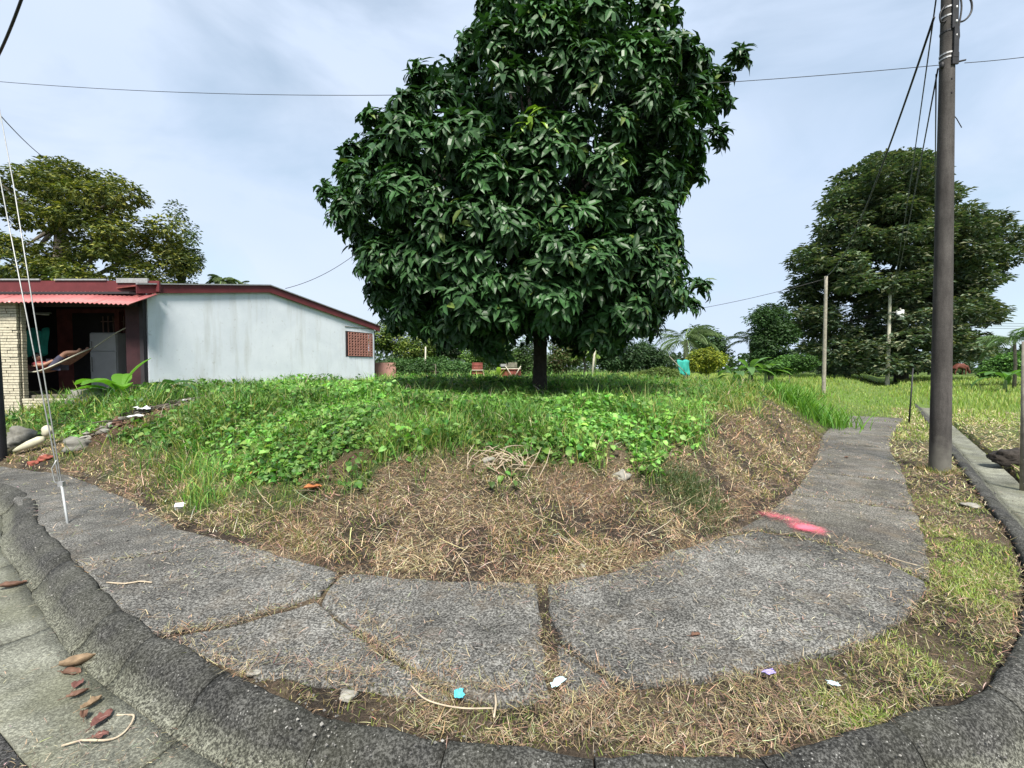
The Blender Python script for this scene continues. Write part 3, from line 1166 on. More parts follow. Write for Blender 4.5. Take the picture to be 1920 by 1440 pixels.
def vegetation():
    # ---------------- green weeds and grass on the lot
    P = polar_pts(300000, 2.2, 26, 0.93)
    s, c, green, n1, n2 = zones(P)
    hole = np.ones(len(P))
    for hq, rr in zip(HOLES, (0.33, 0.25, 0.2)):
        hole *= sstep(0.55, 1.0, np.linalg.norm((P - hq) * np.array([0.6, 1.0]), axis=1) / rr)
    hole *= sstep(0.5, 0.95, rub_d(P) + 0.35 * (n2 - 0.5))
    dens = green * hole * np.where(fbm(P, 2.6, 77, 2) > 0.40, 0.85, 0.3)
    keep = (RNG.random(len(P)) < dens) & (s > 0.15) & ~in_poly(P, HOUSE_C)
    P, s, n1, n2 = P[keep], s[keep], n1[keep], n2[keep]
    n = len(P)
    r = np.hypot(P[:, 0], P[:, 1])
    bush = fbm(P, 0.9, 101, 3)
    h = (0.10 + 0.24 * sstep(0.35, 0.7, bush)) * RNG.uniform(0.55, 1.4, n) * (1 + 0.4 * sstep(12, 25, r))
    h = h * (1 + 0.35 * np.exp(-((s - 1.6) / 0.6) ** 2))
    w = np.maximum(0.0055, 0.0011 * r) * RNG.uniform(0.7, 1.5, n)
    z = zg(P)
    col = pick(GREENS, n, 0.22)
    patch = fbm(P, 0.55, 55, 3)[:, None]
    col = col * (0.72 + 0.6 * sstep(0.35, 0.68, patch)) * RNG.uniform(0.55, 1.55, (n, 1))
    yel = (RNG.random(n) < 0.10 + 0.25 * sstep(2.6, 5.0, P[:, 0]) + 0.25 * (s < 1.6))
    col[yel] = pick(YGREENS, yel.sum(), 0.2)
    dryb = RNG.random(n) < 0.07
    col[dryb] = pick(STRAWS, dryb.sum(), 0.2)
    parts = [blades(np.c_[P, z - 0.01], h, w, RNG.uniform(0, 2 * PI, n), RNG.uniform(0.0, 0.7, n), RNG.uniform(0.4, 2.1, n), col, 3)]
    o = mobj('weed_grass', tri_mesh('weed_grass', *join(parts)[:2], join(parts)[2]), M_grass)
    tag(o, 'bright green grass and weeds growing over the raised vacant lot', 'grass', kind='stuff')

    # ---------------- broad leaves among the weeds
    P = polar_pts(110000, 3.6, 14, 0.93)
    s, c, green, n1, n2 = zones(P)
    vine = fbm(P, 0.8, 131, 3)
    hole = np.ones(len(P))
    for hq, rr in zip(HOLES, (0.33, 0.25, 0.2)):
        hole *= sstep(0.55, 1.0, np.linalg.norm((P - hq) * np.array([0.6, 1.0]), axis=1) / rr)
    hole *= sstep(0.55, 1.0, rub_d(P) + 0.35 * (n2 - 0.5))
    dens = green * hole * (0.28 + 0.60 * sstep(0.34, 0.72, vine)) * (1 - 0.75 * sstep(1.6, 4, P[:, 0]))
    keep = (RNG.random(len(P)) < dens) & (s > 0.6) & ~in_poly(P, HOUSE_C)
    P, vine = P[keep], vine[keep]
    n = len(P)
    r = np.hypot(P[:, 0], P[:, 1])
    hh = RNG.random(n) ** 0.85 * (0.10 + 0.22 * sstep(0.45, 0.7, fbm(P, 0.9, 101, 3)))
    B = np.c_[P, zg(P) + hh]
    az = RNG.uniform(0, 2 * PI, n)
    D = np.stack([np.cos(az), np.sin(az), RNG.uniform(-0.5, 0.35, n)], 1)
    U = np.stack([RNG.normal(0, 0.65, n), RNG.normal(-0.25, 0.65, n), np.ones(n)], 1)
    ln = RNG.uniform(0.03, 0.085, n) * (1 + 0.04 * r)
    col = pick([(0.09, 0.21, 0.038), (0.14, 0.29, 0.055), (0.055, 0.135, 0.03), (0.21, 0.35, 0.095)], n, 0.25)
    patch = fbm(P, 0.55, 55, 3)[:, None]
    col = col * (0.72 + 0.6 * sstep(0.35, 0.68, patch))
    v, f, cc = leaves(B, D, U, ln, ln * RNG.uniform(0.38, 0.85, n), RNG.uniform(0.1, 1.1, n), RNG.uniform(0.05, 0.5, n), col)
    o = mobj('weed_leaves', tri_mesh('weed_leaves', v, f, cc), M_grass)
    tag(o, 'broad leaved creeping weeds matted over the top of the mound', 'weeds', kind='stuff')

    # ---------------- dry straw: slope, verge, cracks
    def straw_at(P, lo, hi, flat, wide, cols, lift=0.0, zf=None):
        n = len(P)
        z = (zg(P) if zf is None else zf) + lift
        h = RNG.uniform(lo, hi, n)
        r = np.hypot(P[:, 0], P[:, 1])
        w = np.maximum(wide, 0.0009 * r) * RNG.uniform(0.6, 1.5, n)
        return blades(np.c_[P, z + RNG.random(n) * 0.02], h, w, RNG.uniform(0, 2 * PI, n), RNG.uniform(flat[0], flat[1], n), RNG.uniform(-0.6, 1.3, n), pick(cols, n, 0.25), 3)
    P = polar_pts(305000, 1.75, 12, 0.93)
    s, c, green, n1, n2 = zones(P)
    d1 = np.where(s > 0, (1 - 0.9 * green) * (0.35 + 0.65 * sstep(0.3, 0.55, n2)), 0)
    d1 = np.where((s > 0) & (rub_d(P) < 0.9), 0.6, d1)
    # ragged spill of straw over the slab edge
    spill = (s <= 0) & (s > -0.42)
    d1 = np.where(spill, 1.0 * np.exp(s / 0.12) * sstep(0.28, 0.58, fbm(P, 2.5, 7, 3)), d1)
    verge = (s <= 0) & (c > 0.0) & ~spill & ~on_slab(P)
    vn = fbm(P, 2.6, 31, 3)
    d1 = np.where(verge, 0.55 * sstep(0.38, 0.66, vn) + 0.10, d1)
    d1 = np.where(verge & (P[:, 0] > 0.6) & (P[:, 1] < 2.4), d1 * (0.45 + 0.4 * sstep(0.45, 0.6, fbm(P, 1.6, 37, 2))), d1)
    ons = on_slab(P)
    ed = slab_edge(P)
    d1 = np.where(ons & (c > 0), np.maximum(d1, 0.6 * np.exp(-ed / 0.05) * sstep(0.42, 0.62, fbm(P, 1.9, 57, 3))), d1)
    keep = RNG.random(len(P)) < d1
    P, s, c = P[keep], s[keep], c[keep]
    cols = [(0.46, 0.35, 0.23), (0.33, 0.235, 0.15), (0.58, 0.48, 0.34), (0.22, 0.14, 0.09), (0.41, 0.26, 0.15), (0.12, 0.08, 0.055), (0.30, 0.19, 0.12)]
    lot = s > 0
    PL = P[lot]
    pa = fbm(PL, 1.5, 301, 3) + RNG.normal(0, 0.05, len(PL))
    parts = []
    for lo_, hi3, cc3 in ((-1, 0.42, [(0.30, 0.21, 0.13), (0.22, 0.145, 0.09), (0.40, 0.30, 0.19), (0.12, 0.08, 0.055)]),
                          (0.42, 0.56, cols), (0.56, 2, [(0.50, 0.40, 0.25), (0.40, 0.31, 0.17), (0.60, 0.50, 0.35), (0.27, 0.20, 0.12), (0.16, 0.11, 0.07)])):
        mm3 = (pa >= lo_) & (pa < hi3)
        parts.append(straw_at(PL[mm3], 0.035, 0.13, (0.85, 1.75), 0.0034, cc3))
    cols2 = [(0.36, 0.28, 0.18), (0.26, 0.195, 0.125), (0.44, 0.36, 0.24), (0.17, 0.12, 0.08), (0.30, 0.20, 0.125), (0.11, 0.08, 0.055), (0.24, 0.22, 0.11)]
    parts.append(straw_at(P[~lot], 0.015, 0.085, (0.9, 1.75), 0.0024, cols2, 0.012, np.where(c[~lot] > 0, np.maximum(zg(P[~lot]), -0.02), -0.02) + np.where(on_slab(P[~lot]), 0.03, 0.0)))
    # loose straws scattered over the concrete
    Q = polar_pts(16000, 1.75, 14, 0.93)
    ss, cc_, _, _, _ = zones(Q)
    k = on_slab(Q) & (RNG.random(len(Q)) < 0.25 + 0.75 * sstep(0.52, 0.7, fbm(Q, 1.1, 3, 3)))
    Q = Q[k]
    parts.append(straw_at(Q, 0.02, 0.075, (1.5, 1.62), 0.0022, [(0.48, 0.42, 0.32), (0.40, 0.32, 0.2), (0.30, 0.26, 0.2)], 0.0, np.full(len(Q), 0.012)))
    # dirt and bits lying in the gutter
    Q = polar_pts(60000, 1.75, 9, 0.97)
    cq = dist_C(Q)
    Q = Q[(cq < -0.2) & (cq > -1.1) & (dist_A(Q) < 0)]
    cq = dist_C(Q)
    Q = Q[RNG.random(len(Q)) < 0.06 + 0.5 * sstep(0.56, 0.68, fbm(Q, 1.7, 83, 3)) + 0.35 * (cq < -0.62)]
    parts.append(straw_at(Q, 0.01, 0.05, (1.4, 1.7), 0.0022, [(0.30, 0.25, 0.17), (0.14, 0.11, 0.08), (0.07, 0.055, 0.04), (0.40, 0.34, 0.24)], 0.0, np.full(len(Q), -0.148)))
    # cut clippings beyond the right gutter and along the far verge
    Q = np.c_[RNG.uniform(5.0, 17.0, 60000), RNG.uniform(3.5, 17.0, 60000)]
    cq, sq = dist_C(Q), dist_A(Q)
    Q = Q[((cq < -0.62) & (cq > -4.5) | (cq > 0.02) & (sq < -1.0)) & (sq < 0) & ~on_slab(Q) & (RNG.random(len(Q)) < 0.35 + 0.6 * sstep(0.4, 0.6, fbm(Q, 0.9, 17, 3)))]
    parts.append(straw_at(Q, 0.05, 0.20, (1.0, 1.7), 0.006, [(0.44, 0.36, 0.23), (0.34, 0.30, 0.14), (0.26, 0.30, 0.09), (0.52, 0.45, 0.30), (0.20, 0.15, 0.09)], 0.01))
    # long stems
    Q = polar_pts(5000, 2.2, 8, 0.9)
    ss, cc_, gg, _, _ = zones(Q)
    Q = Q[(ss > 0.02) & (gg < 0.6)]
    parts.append(straw_at(Q, 0.18, 0.42, (1.1, 1.7), 0.0042, [(0.50, 0.42, 0.28), (0.42, 0.33, 0.21), (0.46, 0.36, 0.25)], 0.02))
    v, f, cc = join(parts)
    o = mobj('dry_straw', tri_mesh('dry_straw', v, f, cc), M_straw)
    tag(o, 'cut brown dry grass lying on the slope and along the kerb', 'dry grass', kind='stuff')

    # ---------------- short green and olive tufts in the straw and on the right verge
    P = polar_pts(170000, 1.75, 13, 0.93)
    s, c, green, n1, n2 = zones(P)
    x = P[:, 0]
    spots = fbm(P, 1.7, 211, 3)
    d = np.where((s > 0.03), (1 - green) * (0.03 + 0.55 * sstep(0.50, 0.66, spots) + 0.75 * sstep(-1.0, -2.2, x) + 0.35 * sstep(2.3, 3.4, x)), 0)
    dp = np.linalg.norm((P - DARKP) * np.array([1.0, 0.8]), axis=1)
    d = np.where((s > 0) & (dp < 0.42), 0.9, d)
    ver = (s <= 0) & (c > 0.03) & ~on_slab(P)
    yv = np.exp(-((P[:, 0] - 3.35) / 0.55) ** 2 - ((P[:, 1] - 3.35) / 0.75) ** 2) + 0.9 * np.exp(-((P[:, 0] - 1.55) / 0.22) ** 2 - ((P[:, 1] - 2.0) / 0.12) ** 2)
    d = np.where(ver, 1.2 * yv + 0.10 + 0.3 * sstep(0.55, 0.7, spots) + 0.35 * sstep(0.8, 1.6, x), d)
    outr = (c < -0.63) & (s <= 0) & (x > 3)
    d = np.where(outr, 0.8, d)
    keep = RNG.random(len(P)) < d
    P, s, c, dp, yv = P[keep], s[keep], c[keep], dp[keep], yv[keep]
    n = len(P)
    r = np.hypot(P[:, 0], P[:, 1])
    col = pick([(0.20, 0.22, 0.06), (0.16, 0.20, 0.045), (0.26, 0.25, 0.09), (0.11, 0.16, 0.035)], n, 0.22)
    col[dp < 0.45] = pick([(0.06, 0.10, 0.03), (0.09, 0.12, 0.045), (0.12, 0.13, 0.06)], int((dp < 0.45).sum()), 0.25)
    ym = (s <= 0) & (c > 0) & (yv > 0.3)
    col[ym] = pick([(0.27, 0.33, 0.07), (0.21, 0.28, 0.06), (0.33, 0.34, 0.11)], int(ym.sum()), 0.2)
    om = (c < -0.6) & (s <= 0)
    col[om] = pick([(0.24, 0.27, 0.08), (0.33, 0.29, 0.14), (0.16, 0.22, 0.05), (0.38, 0.31, 0.18)], int(om.sum()), 0.2)
    h = RNG.uniform(0.03, 0.10, n) * np.where(s > 0, 1.1, 0.6)
    h = np.where(om, RNG.uniform(0.04, 0.14, n), h)
    w = np.maximum(0.0035, 0.001 * r) * RNG.uniform(0.7, 1.4, n)
    m = 2600
    dq = hit(1285, 915)[:2]
    Q = np.c_[RNG.normal(dq[0], 0.20, m), RNG.normal(dq[1], 0.22, m)]
    Q = Q[dist_A(Q) > 0.05]
    m = len(Q)
    dk = blades(np.c_[Q, zg(Q) - 0.005], RNG.uniform(0.05, 0.16, m), RNG.uniform(0.004, 0.008, m), RNG.uniform(0, 2 * PI, m), RNG.uniform(0.1, 1.1, m), RNG.uniform(0.2, 1.3, m), pick([(0.05, 0.09, 0.03), (0.08, 0.115, 0.045), (0.11, 0.13, 0.06)], m, 0.25), 3)
    m = 15000
    vq = np.array([gp(1850, 1070)[:2], gp(1790, 1000)[:2], gp(1880, 1110)[:2], gp(1800, 940)[:2], gp(1620, 1345)[:2], gp(1760, 1230)[:2]])
    wi = RNG.choice(6, m, p=[0.3, 0.22, 0.2, 0.1, 0.06, 0.12])
    sg = np.array([0.28, 0.25, 0.25, 0.3, 0.07, 0.2])[wi][:, None]
    Q = vq[wi] + RNG.normal(0, 1, (m, 2)) * sg
    Q = Q[(dist_A(Q) < -0.2) & (dist_C(Q) > 0.03) & ~on_slab(Q) & (fbm(Q, 3.0, 19, 2) > 0.36)]
    m = len(Q)
    vg = blades(np.c_[Q, zg(Q) - 0.003], RNG.uniform(0.02, 0.06, m), RNG.uniform(0.003, 0.006, m), RNG.uniform(0, 2 * PI, m), RNG.uniform(0.2, 1.2, m), RNG.uniform(0.2, 1.3, m), pick([(0.26, 0.34, 0.075), (0.19, 0.28, 0.06), (0.34, 0.38, 0.12), (0.36, 0.33, 0.15)], m, 0.2), 2)
    v, f, cc = join([dk, vg, blades(np.c_[P, zg(P) - 0.005], h, w, RNG.uniform(0, 2 * PI, n), RNG.uniform(0.1, 1.1, n), RNG.uniform(0.2, 1.3, n), col, 3)])
    o = mobj('short_grass', tri_mesh('short_grass', v, f, cc), M_grass)
    tag(o, 'short olive green grass between the straw and on the right verge', 'grass', kind='stuff')

    # ---------------- far field beyond the lot
    P = polar_pts(90000, 12.5, 75, 0.95)
    s, c, green, n1, n2 = zones(P)
    keep = (RNG.random(len(P)) < 0.9) & ~in_poly(P, HOUSE_C) & ~on_slab(P) & ~((c < 0) & (c > -0.62) & (s < 0.2))
    P = P[keep]
    n = len(P)
    r = np.hypot(P[:, 0], P[:, 1])
    h = RNG.uniform(0.12, 0.36, n) * (0.6 + 0.4 * sstep(14, 25, r))
    near_path = sstep(0.2, 2.5, np.abs(s[keep]))
    h = h * (0.45 + 0.55 * near_path)
    mown = sstep(-0.2, -0.6, c[keep]) * sstep(22, 13, r)
    h = h * (1 - 0.72 * mown)
    w = np.maximum(0.012, 0.0013 * r) * RNG.uniform(0.7, 1.4, n)
    col = pick([(0.18, 0.30, 0.055), (0.22, 0.33, 0.07), (0.145, 0.25, 0.045), (0.26, 0.34, 0.09)], n, 0.15)
    yl = sstep(0.40, 0.60, fbm(P, 0.13, 71, 3) + 0.22 * sstep(24, 34, r) * sstep(8, 20, P[:, 0]))[:, None]
    col = col * (1 - yl) + pick([(0.24, 0.32, 0.07), (0.21, 0.30, 0.06), (0.29, 0.33, 0.10)], n, 0.15) * yl
    mm = (mown > 0.4) & (RNG.random(n) < 0.4)
    col[mm] = pick(STRAWS, int(mm.sum()), 0.2)
    v, f, cc = blades(np.c_[P, zg(P) - 0.02], h, w, RNG.uniform(0, 2 * PI, n), RNG.uniform(0, 0.35, n) + 0.7 * mown, RNG.uniform(0.1, 0.9, n), col, 2)
    o = mobj('field_grass', tri_mesh('field_grass', v, f, cc), M_grass)
    tag(o, 'tall pale green grass of the open field behind the mound', 'grass', kind='stuff')

    # ---------------- loose gravel and crumbs
    Q = polar_pts(18000, 1.75, 9, 0.93)
    ss, cc_, gg, _, _ = zones(Q)
    onq = on_slab(Q)
    soilq = (~onq) & (cc_ > 0.0)
    k = (gg < 0.6) & (cc_ > -1.6) & np.where(soilq, True, (fbm(Q, 2.0, 401, 3) > 0.47) & (RNG.random(len(Q)) < 0.2))
    soilq = soilq[k]
    Q = Q[k]
    n = len(Q)
    ico = np.array([(1, 0, 0), (-1, 0, 0), (0, 1, 0), (0, -1, 0), (0, 0, 1), (0, 0, -1)], float)
    icf = np.array([(0, 2, 4), (2, 1, 4), (1, 3, 4), (3, 0, 4), (2, 0, 5), (1, 2, 5), (3, 1, 5), (0, 3, 5)])
    sz = RNG.uniform(0.003, 0.008, n) * (1 + (RNG.random(n) < 0.05) * 0.9)
    z = np.where(on_slab(Q), 0.008, np.where((cc_[k] < 0), np.interp(-cc_[k], [0, 0.06, 0.155, 0.28, 1.0], [0.024, 0.022, -0.018, -0.155, -0.15]), zg(Q)))
    V = Q[:, None, :].repeat(6, 1)
    V = np.concatenate([V, (z + sz * 0.3)[:, None, None].repeat(6, 1)], -1) + ico[None] * (sz[:, None, None] * RNG.uniform(0.6, 1.3, (n, 6, 1)))
    FF = (np.arange(n)[:, None, None] * 6 + icf[None]).reshape(-1, 3)
    C = np.repeat((np.array([(0.16, 0.155, 0.145), (0.11, 0.105, 0.10), (0.25, 0.24, 0.22)])[RNG.integers(0, 3, n)] * RNG.uniform(0.7, 1.3, (n, 1)))[:, None], 6, 1).reshape(-1, 3)
    C = C.reshape(n, 6, 3)
    brown = soilq & (RNG.random(n) < 0.8)
    C[brown] = (np.array([(0.085, 0.064, 0.047), (0.055, 0.042, 0.032), (0.13, 0.10, 0.072)])[RNG.integers(0, 3, n)] * RNG.uniform(0.7, 1.3, (n, 1)))[brown][:, None, :]
    C = C.reshape(-1, 3)
    o = mobj('gravel', tri_mesh('gravel', V.reshape(-1, 3), FF, C), M_straw)
    tag(o, 'loose gravel and soil crumbs scattered on the pavement and verge', 'gravel', kind='stuff')


vegetation()


# ------------------------------------------------------------------ the big broad-leaved tree on the mound
def tube_obj(name, pts, rad, mat, parent=None, n=8, smooth=True, label=None, cat=None, group=None):
    o = MB().tube(pts, rad, n).build(name, mat, parent, smooth, origin=(pts[0] if parent is None else None))
    if label:
        tag(o, label, cat, group)
    return o


TB = hit(1012, 741)
TY = float(TB[1])
OUT_Y = [-55, -30, 0, 40, 80, 110, 150, 200, 260, 300, 340, 390, 440, 480, 540, 580, 610, 640, 662]
OUT_L = [1000, 945, 905, 872, 848, 800, 765, 712, 655, 632, 610, 604, 628, 655, 662, 690, 715, 780, 890]
OUT_R = [1110, 1165, 1195, 1262, 1290, 1345, 1350, 1345, 1335, 1318, 1312, 1290, 1285, 1290, 1308, 1296, 1270, 1225, 1160]


def project(p):
    d = np.asarray(p) - CAM
    yy = d[..., 1] * math.cos(PITCH) - d[..., 2] * math.sin(PITCH)
    zz = d[..., 1] * math.sin(PITCH) + d[..., 2] * math.cos(PITCH)
    return 960 + FPX * d[..., 0] / yy, 720 - FPX * zz / yy, FPX / yy


def inside_outline(p, r):
    x, y, k = project(p)
    r = r * k
    if y + r * 0.8 > 668:
        return False
    yq = min(max(y, -55), 662)
    return np.interp(yq, OUT_Y, OUT_L) + r < x < np.interp(yq, OUT_Y, OUT_R) - r


def main_tree():
    YC = TY + 0.15
    t = empty('broadleaf_tree', (TB[0], TB[1], zg1(TB[0], TB[1]) - 0.05), 'large dense dark green broad leaved tree standing on the mound in the middle', 'tree')
    b = np.array([TB[0], TB[1], zg1(TB[0], TB[1]) - 0.1])
    top = at(1012, 600, YC)
    trunk = MB()
    pts = [b, b + (0, 0, 0.12), b + (0.0, 0, 0.5), (b + top) / 2 + (0.01, 0, 0), top, top + (0.02, 0.02, 0.9), top + (-0.05, 0, 2.2), top + (0, 0.1, 4.0)]
    trunk.tube([tuple(p) for p in pts], [0.20, 0.155, 0.135, 0.13, 0.135, 0.12, 0.09, 0.04], 14)
    trunk = trunk.build('trunk', M_bark, t, True)
    crown = bpy.data.objects.new('crown', None)
    link(crown, t)
    # clump centres on a surface whose outline is the tree's
    C0, NRM = [], []
    tries = 0
    rs = np.random.default_rng(5)
    while len(C0) < 360 and tries < 200000:
        tries += 1
        py = rs.uniform(-120, 640)
        xl = np.interp(py, OUT_Y, OUT_L)
        xr = np.interp(py, OUT_Y, OUT_R)
        rx = (xr - xl) / 2
        if rs.random() > rx / 370:
            continue
        th = rs.uniform(0, 2 * PI)
        if math.sin(th) > 0.2 and rs.random() < 0.45:
            continue
        fr = rs.choice([0.95, 0.70], p=[0.8, 0.2]) * rs.uniform(0.92, 1.04)
        k = YC / FPX
        ry = min(rx, 330) * k * 0.80
        ctr = at((xl + xr) / 2, py, YC)
        edge = max(0, rx * k - 0.30)
        p = ctr + np.array([math.cos(th) * edge * fr, math.sin(th) * max(0.2, ry - 0.3) * fr, 0])
        if float(fbm(p[None] + 3.3, 0.95, 61, 2)[0]) < 0.37 and fr > 0.8 and rs.random() < 0.85:
            continue
        if C0 and np.min(np.linalg.norm(np.array(C0) - p, axis=1)) < 0.34:
            continue
        if not inside_outline(p, 0.46 if fr > 0.8 else 0.3):
            continue
        C0.append(p)
        out = np.array([math.cos(th), math.sin(th) * 1.0, 0.35 + 0.5 * (300 - py) / 350.0])
        NRM.append(out / np.linalg.norm(out))
    # a few named outliers of the silhouette
    for (px, py, dy) in ((1375, 115, -0.2), (1345, 145, -0.1), (1345, 190, 0), (1250, 35, -0.1), (620, 365, -0.1), (640, 410, 0), (1305, 540, -0.2), (1285, 575, -0.2), (790, 140, 0), (1320, 215, 0), (1310, 150, 0), (1335, 260, 0), (1300, 330, 0), (700, 225, 0), (665, 285, 0)):
        C0.append(at(px, py, YC + dy))
        o = np.array([1.0 if px > 1000 else -1.0, -0.2, 0.7])
        NRM.append(o / np.linalg.norm(o))
    C0 = np.array(C0)
    NRM = np.array(NRM)
    P, D, U, LN, WD, DR, FO, COLR, front = [], [], [], [], [], [], [], [], []
    for q, (c, nr) in enumerate(zip(C0, NRM)):
        R = rs.uniform(0.30, 0.46)
        if q >= len(C0) - 15:
            R = 0.24
        nro = int(25 * (R / 0.4) ** 2) + 2
        young = rs.random() < 0.035 and c[2] > 3.6
        tint = rs.uniform(0.75, 1.3)
        for _ in range(nro):
            d = rs.normal(0, 1, 3)
            d /= np.linalg.norm(d)
            if d @ nr < -0.15:
                d = -d
            d = d + nr * 0.25 + np.array([0, 0, 0.25])
            d /= np.linalg.norm(d)
            rp = c + d * R * rs.uniform(0.55, 1.0) * np.array([1, 1, 0.85])
            k = rs.integers(7, 12)
            ph0 = rs.uniform(0, 6.28)
            ax = d * 0.7 + np.array([0, 0, 0.55])
            ax /= np.linalg.norm(ax)
            e1 = np.cross(ax, [0.3, 0.9, 0.1])
            e1 /= np.linalg.norm(e1)
            e2 = np.cross(ax, e1)
            for i in range(k):
                ph = ph0 + i * 2.4 + rs.normal(0, 0.2)
                el = rs.uniform(-0.15, 0.75)
                dd = (e1 * math.cos(ph) + e2 * math.sin(ph)) * math.cos(el) + ax * math.sin(el)
                dd[2] -= rs.uniform(0.05, 0.45)
                P.append(rp + ax * rs.uniform(-0.09, 0.03))
                D.append(dd)
                U.append(ax + rs.normal(0, 0.15, 3))
                L = rs.uniform(0.16, 0.29)
                LN.append(L)
                WD.append(L * rs.uniform(0.27, 0.36))
                DR.append(rs.uniform(0.25, 1.15))
                FO.append(rs.uniform(0.15, 0.5))
                base = np.array([0.031, 0.080, 0.024]) * tint
                if young and rs.random() < 0.28:
                    base = np.array([0.15, 0.26, 0.025])
                elif rs.random() < 0.02:
                    base = np.array([0.10, 0.15, 0.03])
                COLR.append(base * rs.uniform(0.7, 1.35))
                front.append(-(rp[1] - YC) + d[2] * 0.3 - 0.1 * abs(rp[0] - TB[0]))
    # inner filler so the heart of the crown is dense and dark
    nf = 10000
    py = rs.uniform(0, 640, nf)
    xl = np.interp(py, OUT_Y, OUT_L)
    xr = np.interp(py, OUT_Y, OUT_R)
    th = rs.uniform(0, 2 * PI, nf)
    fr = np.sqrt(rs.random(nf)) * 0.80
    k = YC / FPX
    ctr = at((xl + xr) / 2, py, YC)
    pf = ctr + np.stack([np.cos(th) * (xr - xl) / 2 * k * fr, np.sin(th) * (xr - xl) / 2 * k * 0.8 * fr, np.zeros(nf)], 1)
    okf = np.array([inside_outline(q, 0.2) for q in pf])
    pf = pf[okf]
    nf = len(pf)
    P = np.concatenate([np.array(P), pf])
    D = np.concatenate([np.array(D), rs.normal(0, 1, (nf, 3)) * (1, 1, 0.6) - (0, 0, 0.3)])
    U = np.concatenate([np.array(U), rs.normal(0, 0.4, (nf, 3)) + (0, 0, 1)])
    LN = np.concatenate([LN, rs.uniform(0.17, 0.26, nf)])
    WD = np.concatenate([WD, rs.uniform(0.06, 0.085, nf)])
    DR = np.concatenate([DR, rs.uniform(0.2, 0.9, nf)])
    FO = np.concatenate([FO, rs.uniform(0.1, 0.4, nf)])
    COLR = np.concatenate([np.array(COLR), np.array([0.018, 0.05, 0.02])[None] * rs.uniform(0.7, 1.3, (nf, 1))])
    front = np.concatenate([front, np.full(nf, -9.0)])
    org = Vector(t.location)
    o3 = np.array(org)
    # the 300 nearest leaves become parts of their own
    order = np.argsort(-front)
    big = order[:300]
    rest = order[300:]
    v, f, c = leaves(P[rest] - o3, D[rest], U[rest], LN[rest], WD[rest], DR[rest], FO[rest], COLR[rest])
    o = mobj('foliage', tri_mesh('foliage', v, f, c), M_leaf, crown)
    o['kind'] = 'stuff'
    for i in big:
        v, f, c = leaves(P[i:i + 1] * 0, D[i:i + 1], U[i:i + 1], LN[i:i + 1], WD[i:i + 1], DR[i:i + 1], FO[i:i + 1], COLR[i:i + 1])
        lo = mobj('leaf', tri_mesh('leaf', v, f, c), M_leaf, crown)
        lo.location = P[i] - o3
    # limbs
    for c in C0[::7]:
        fz = np.interp(c[2], [2, 8], [0.0, 0.75])
        a = np.array(top) + np.array([0, 0, 4.0]) * fz * 0.8 - np.array([0, 0, 0.2])
        mid = (a + c) / 2 + np.array([0, 0, -0.12])
        MB().tube([tuple(a), tuple(mid), tuple(c)], [0.05 * (1 - fz * 0.5), 0.035, 0.012], 6).build('branch', M_bark, crown, True)
    return t


main_tree()


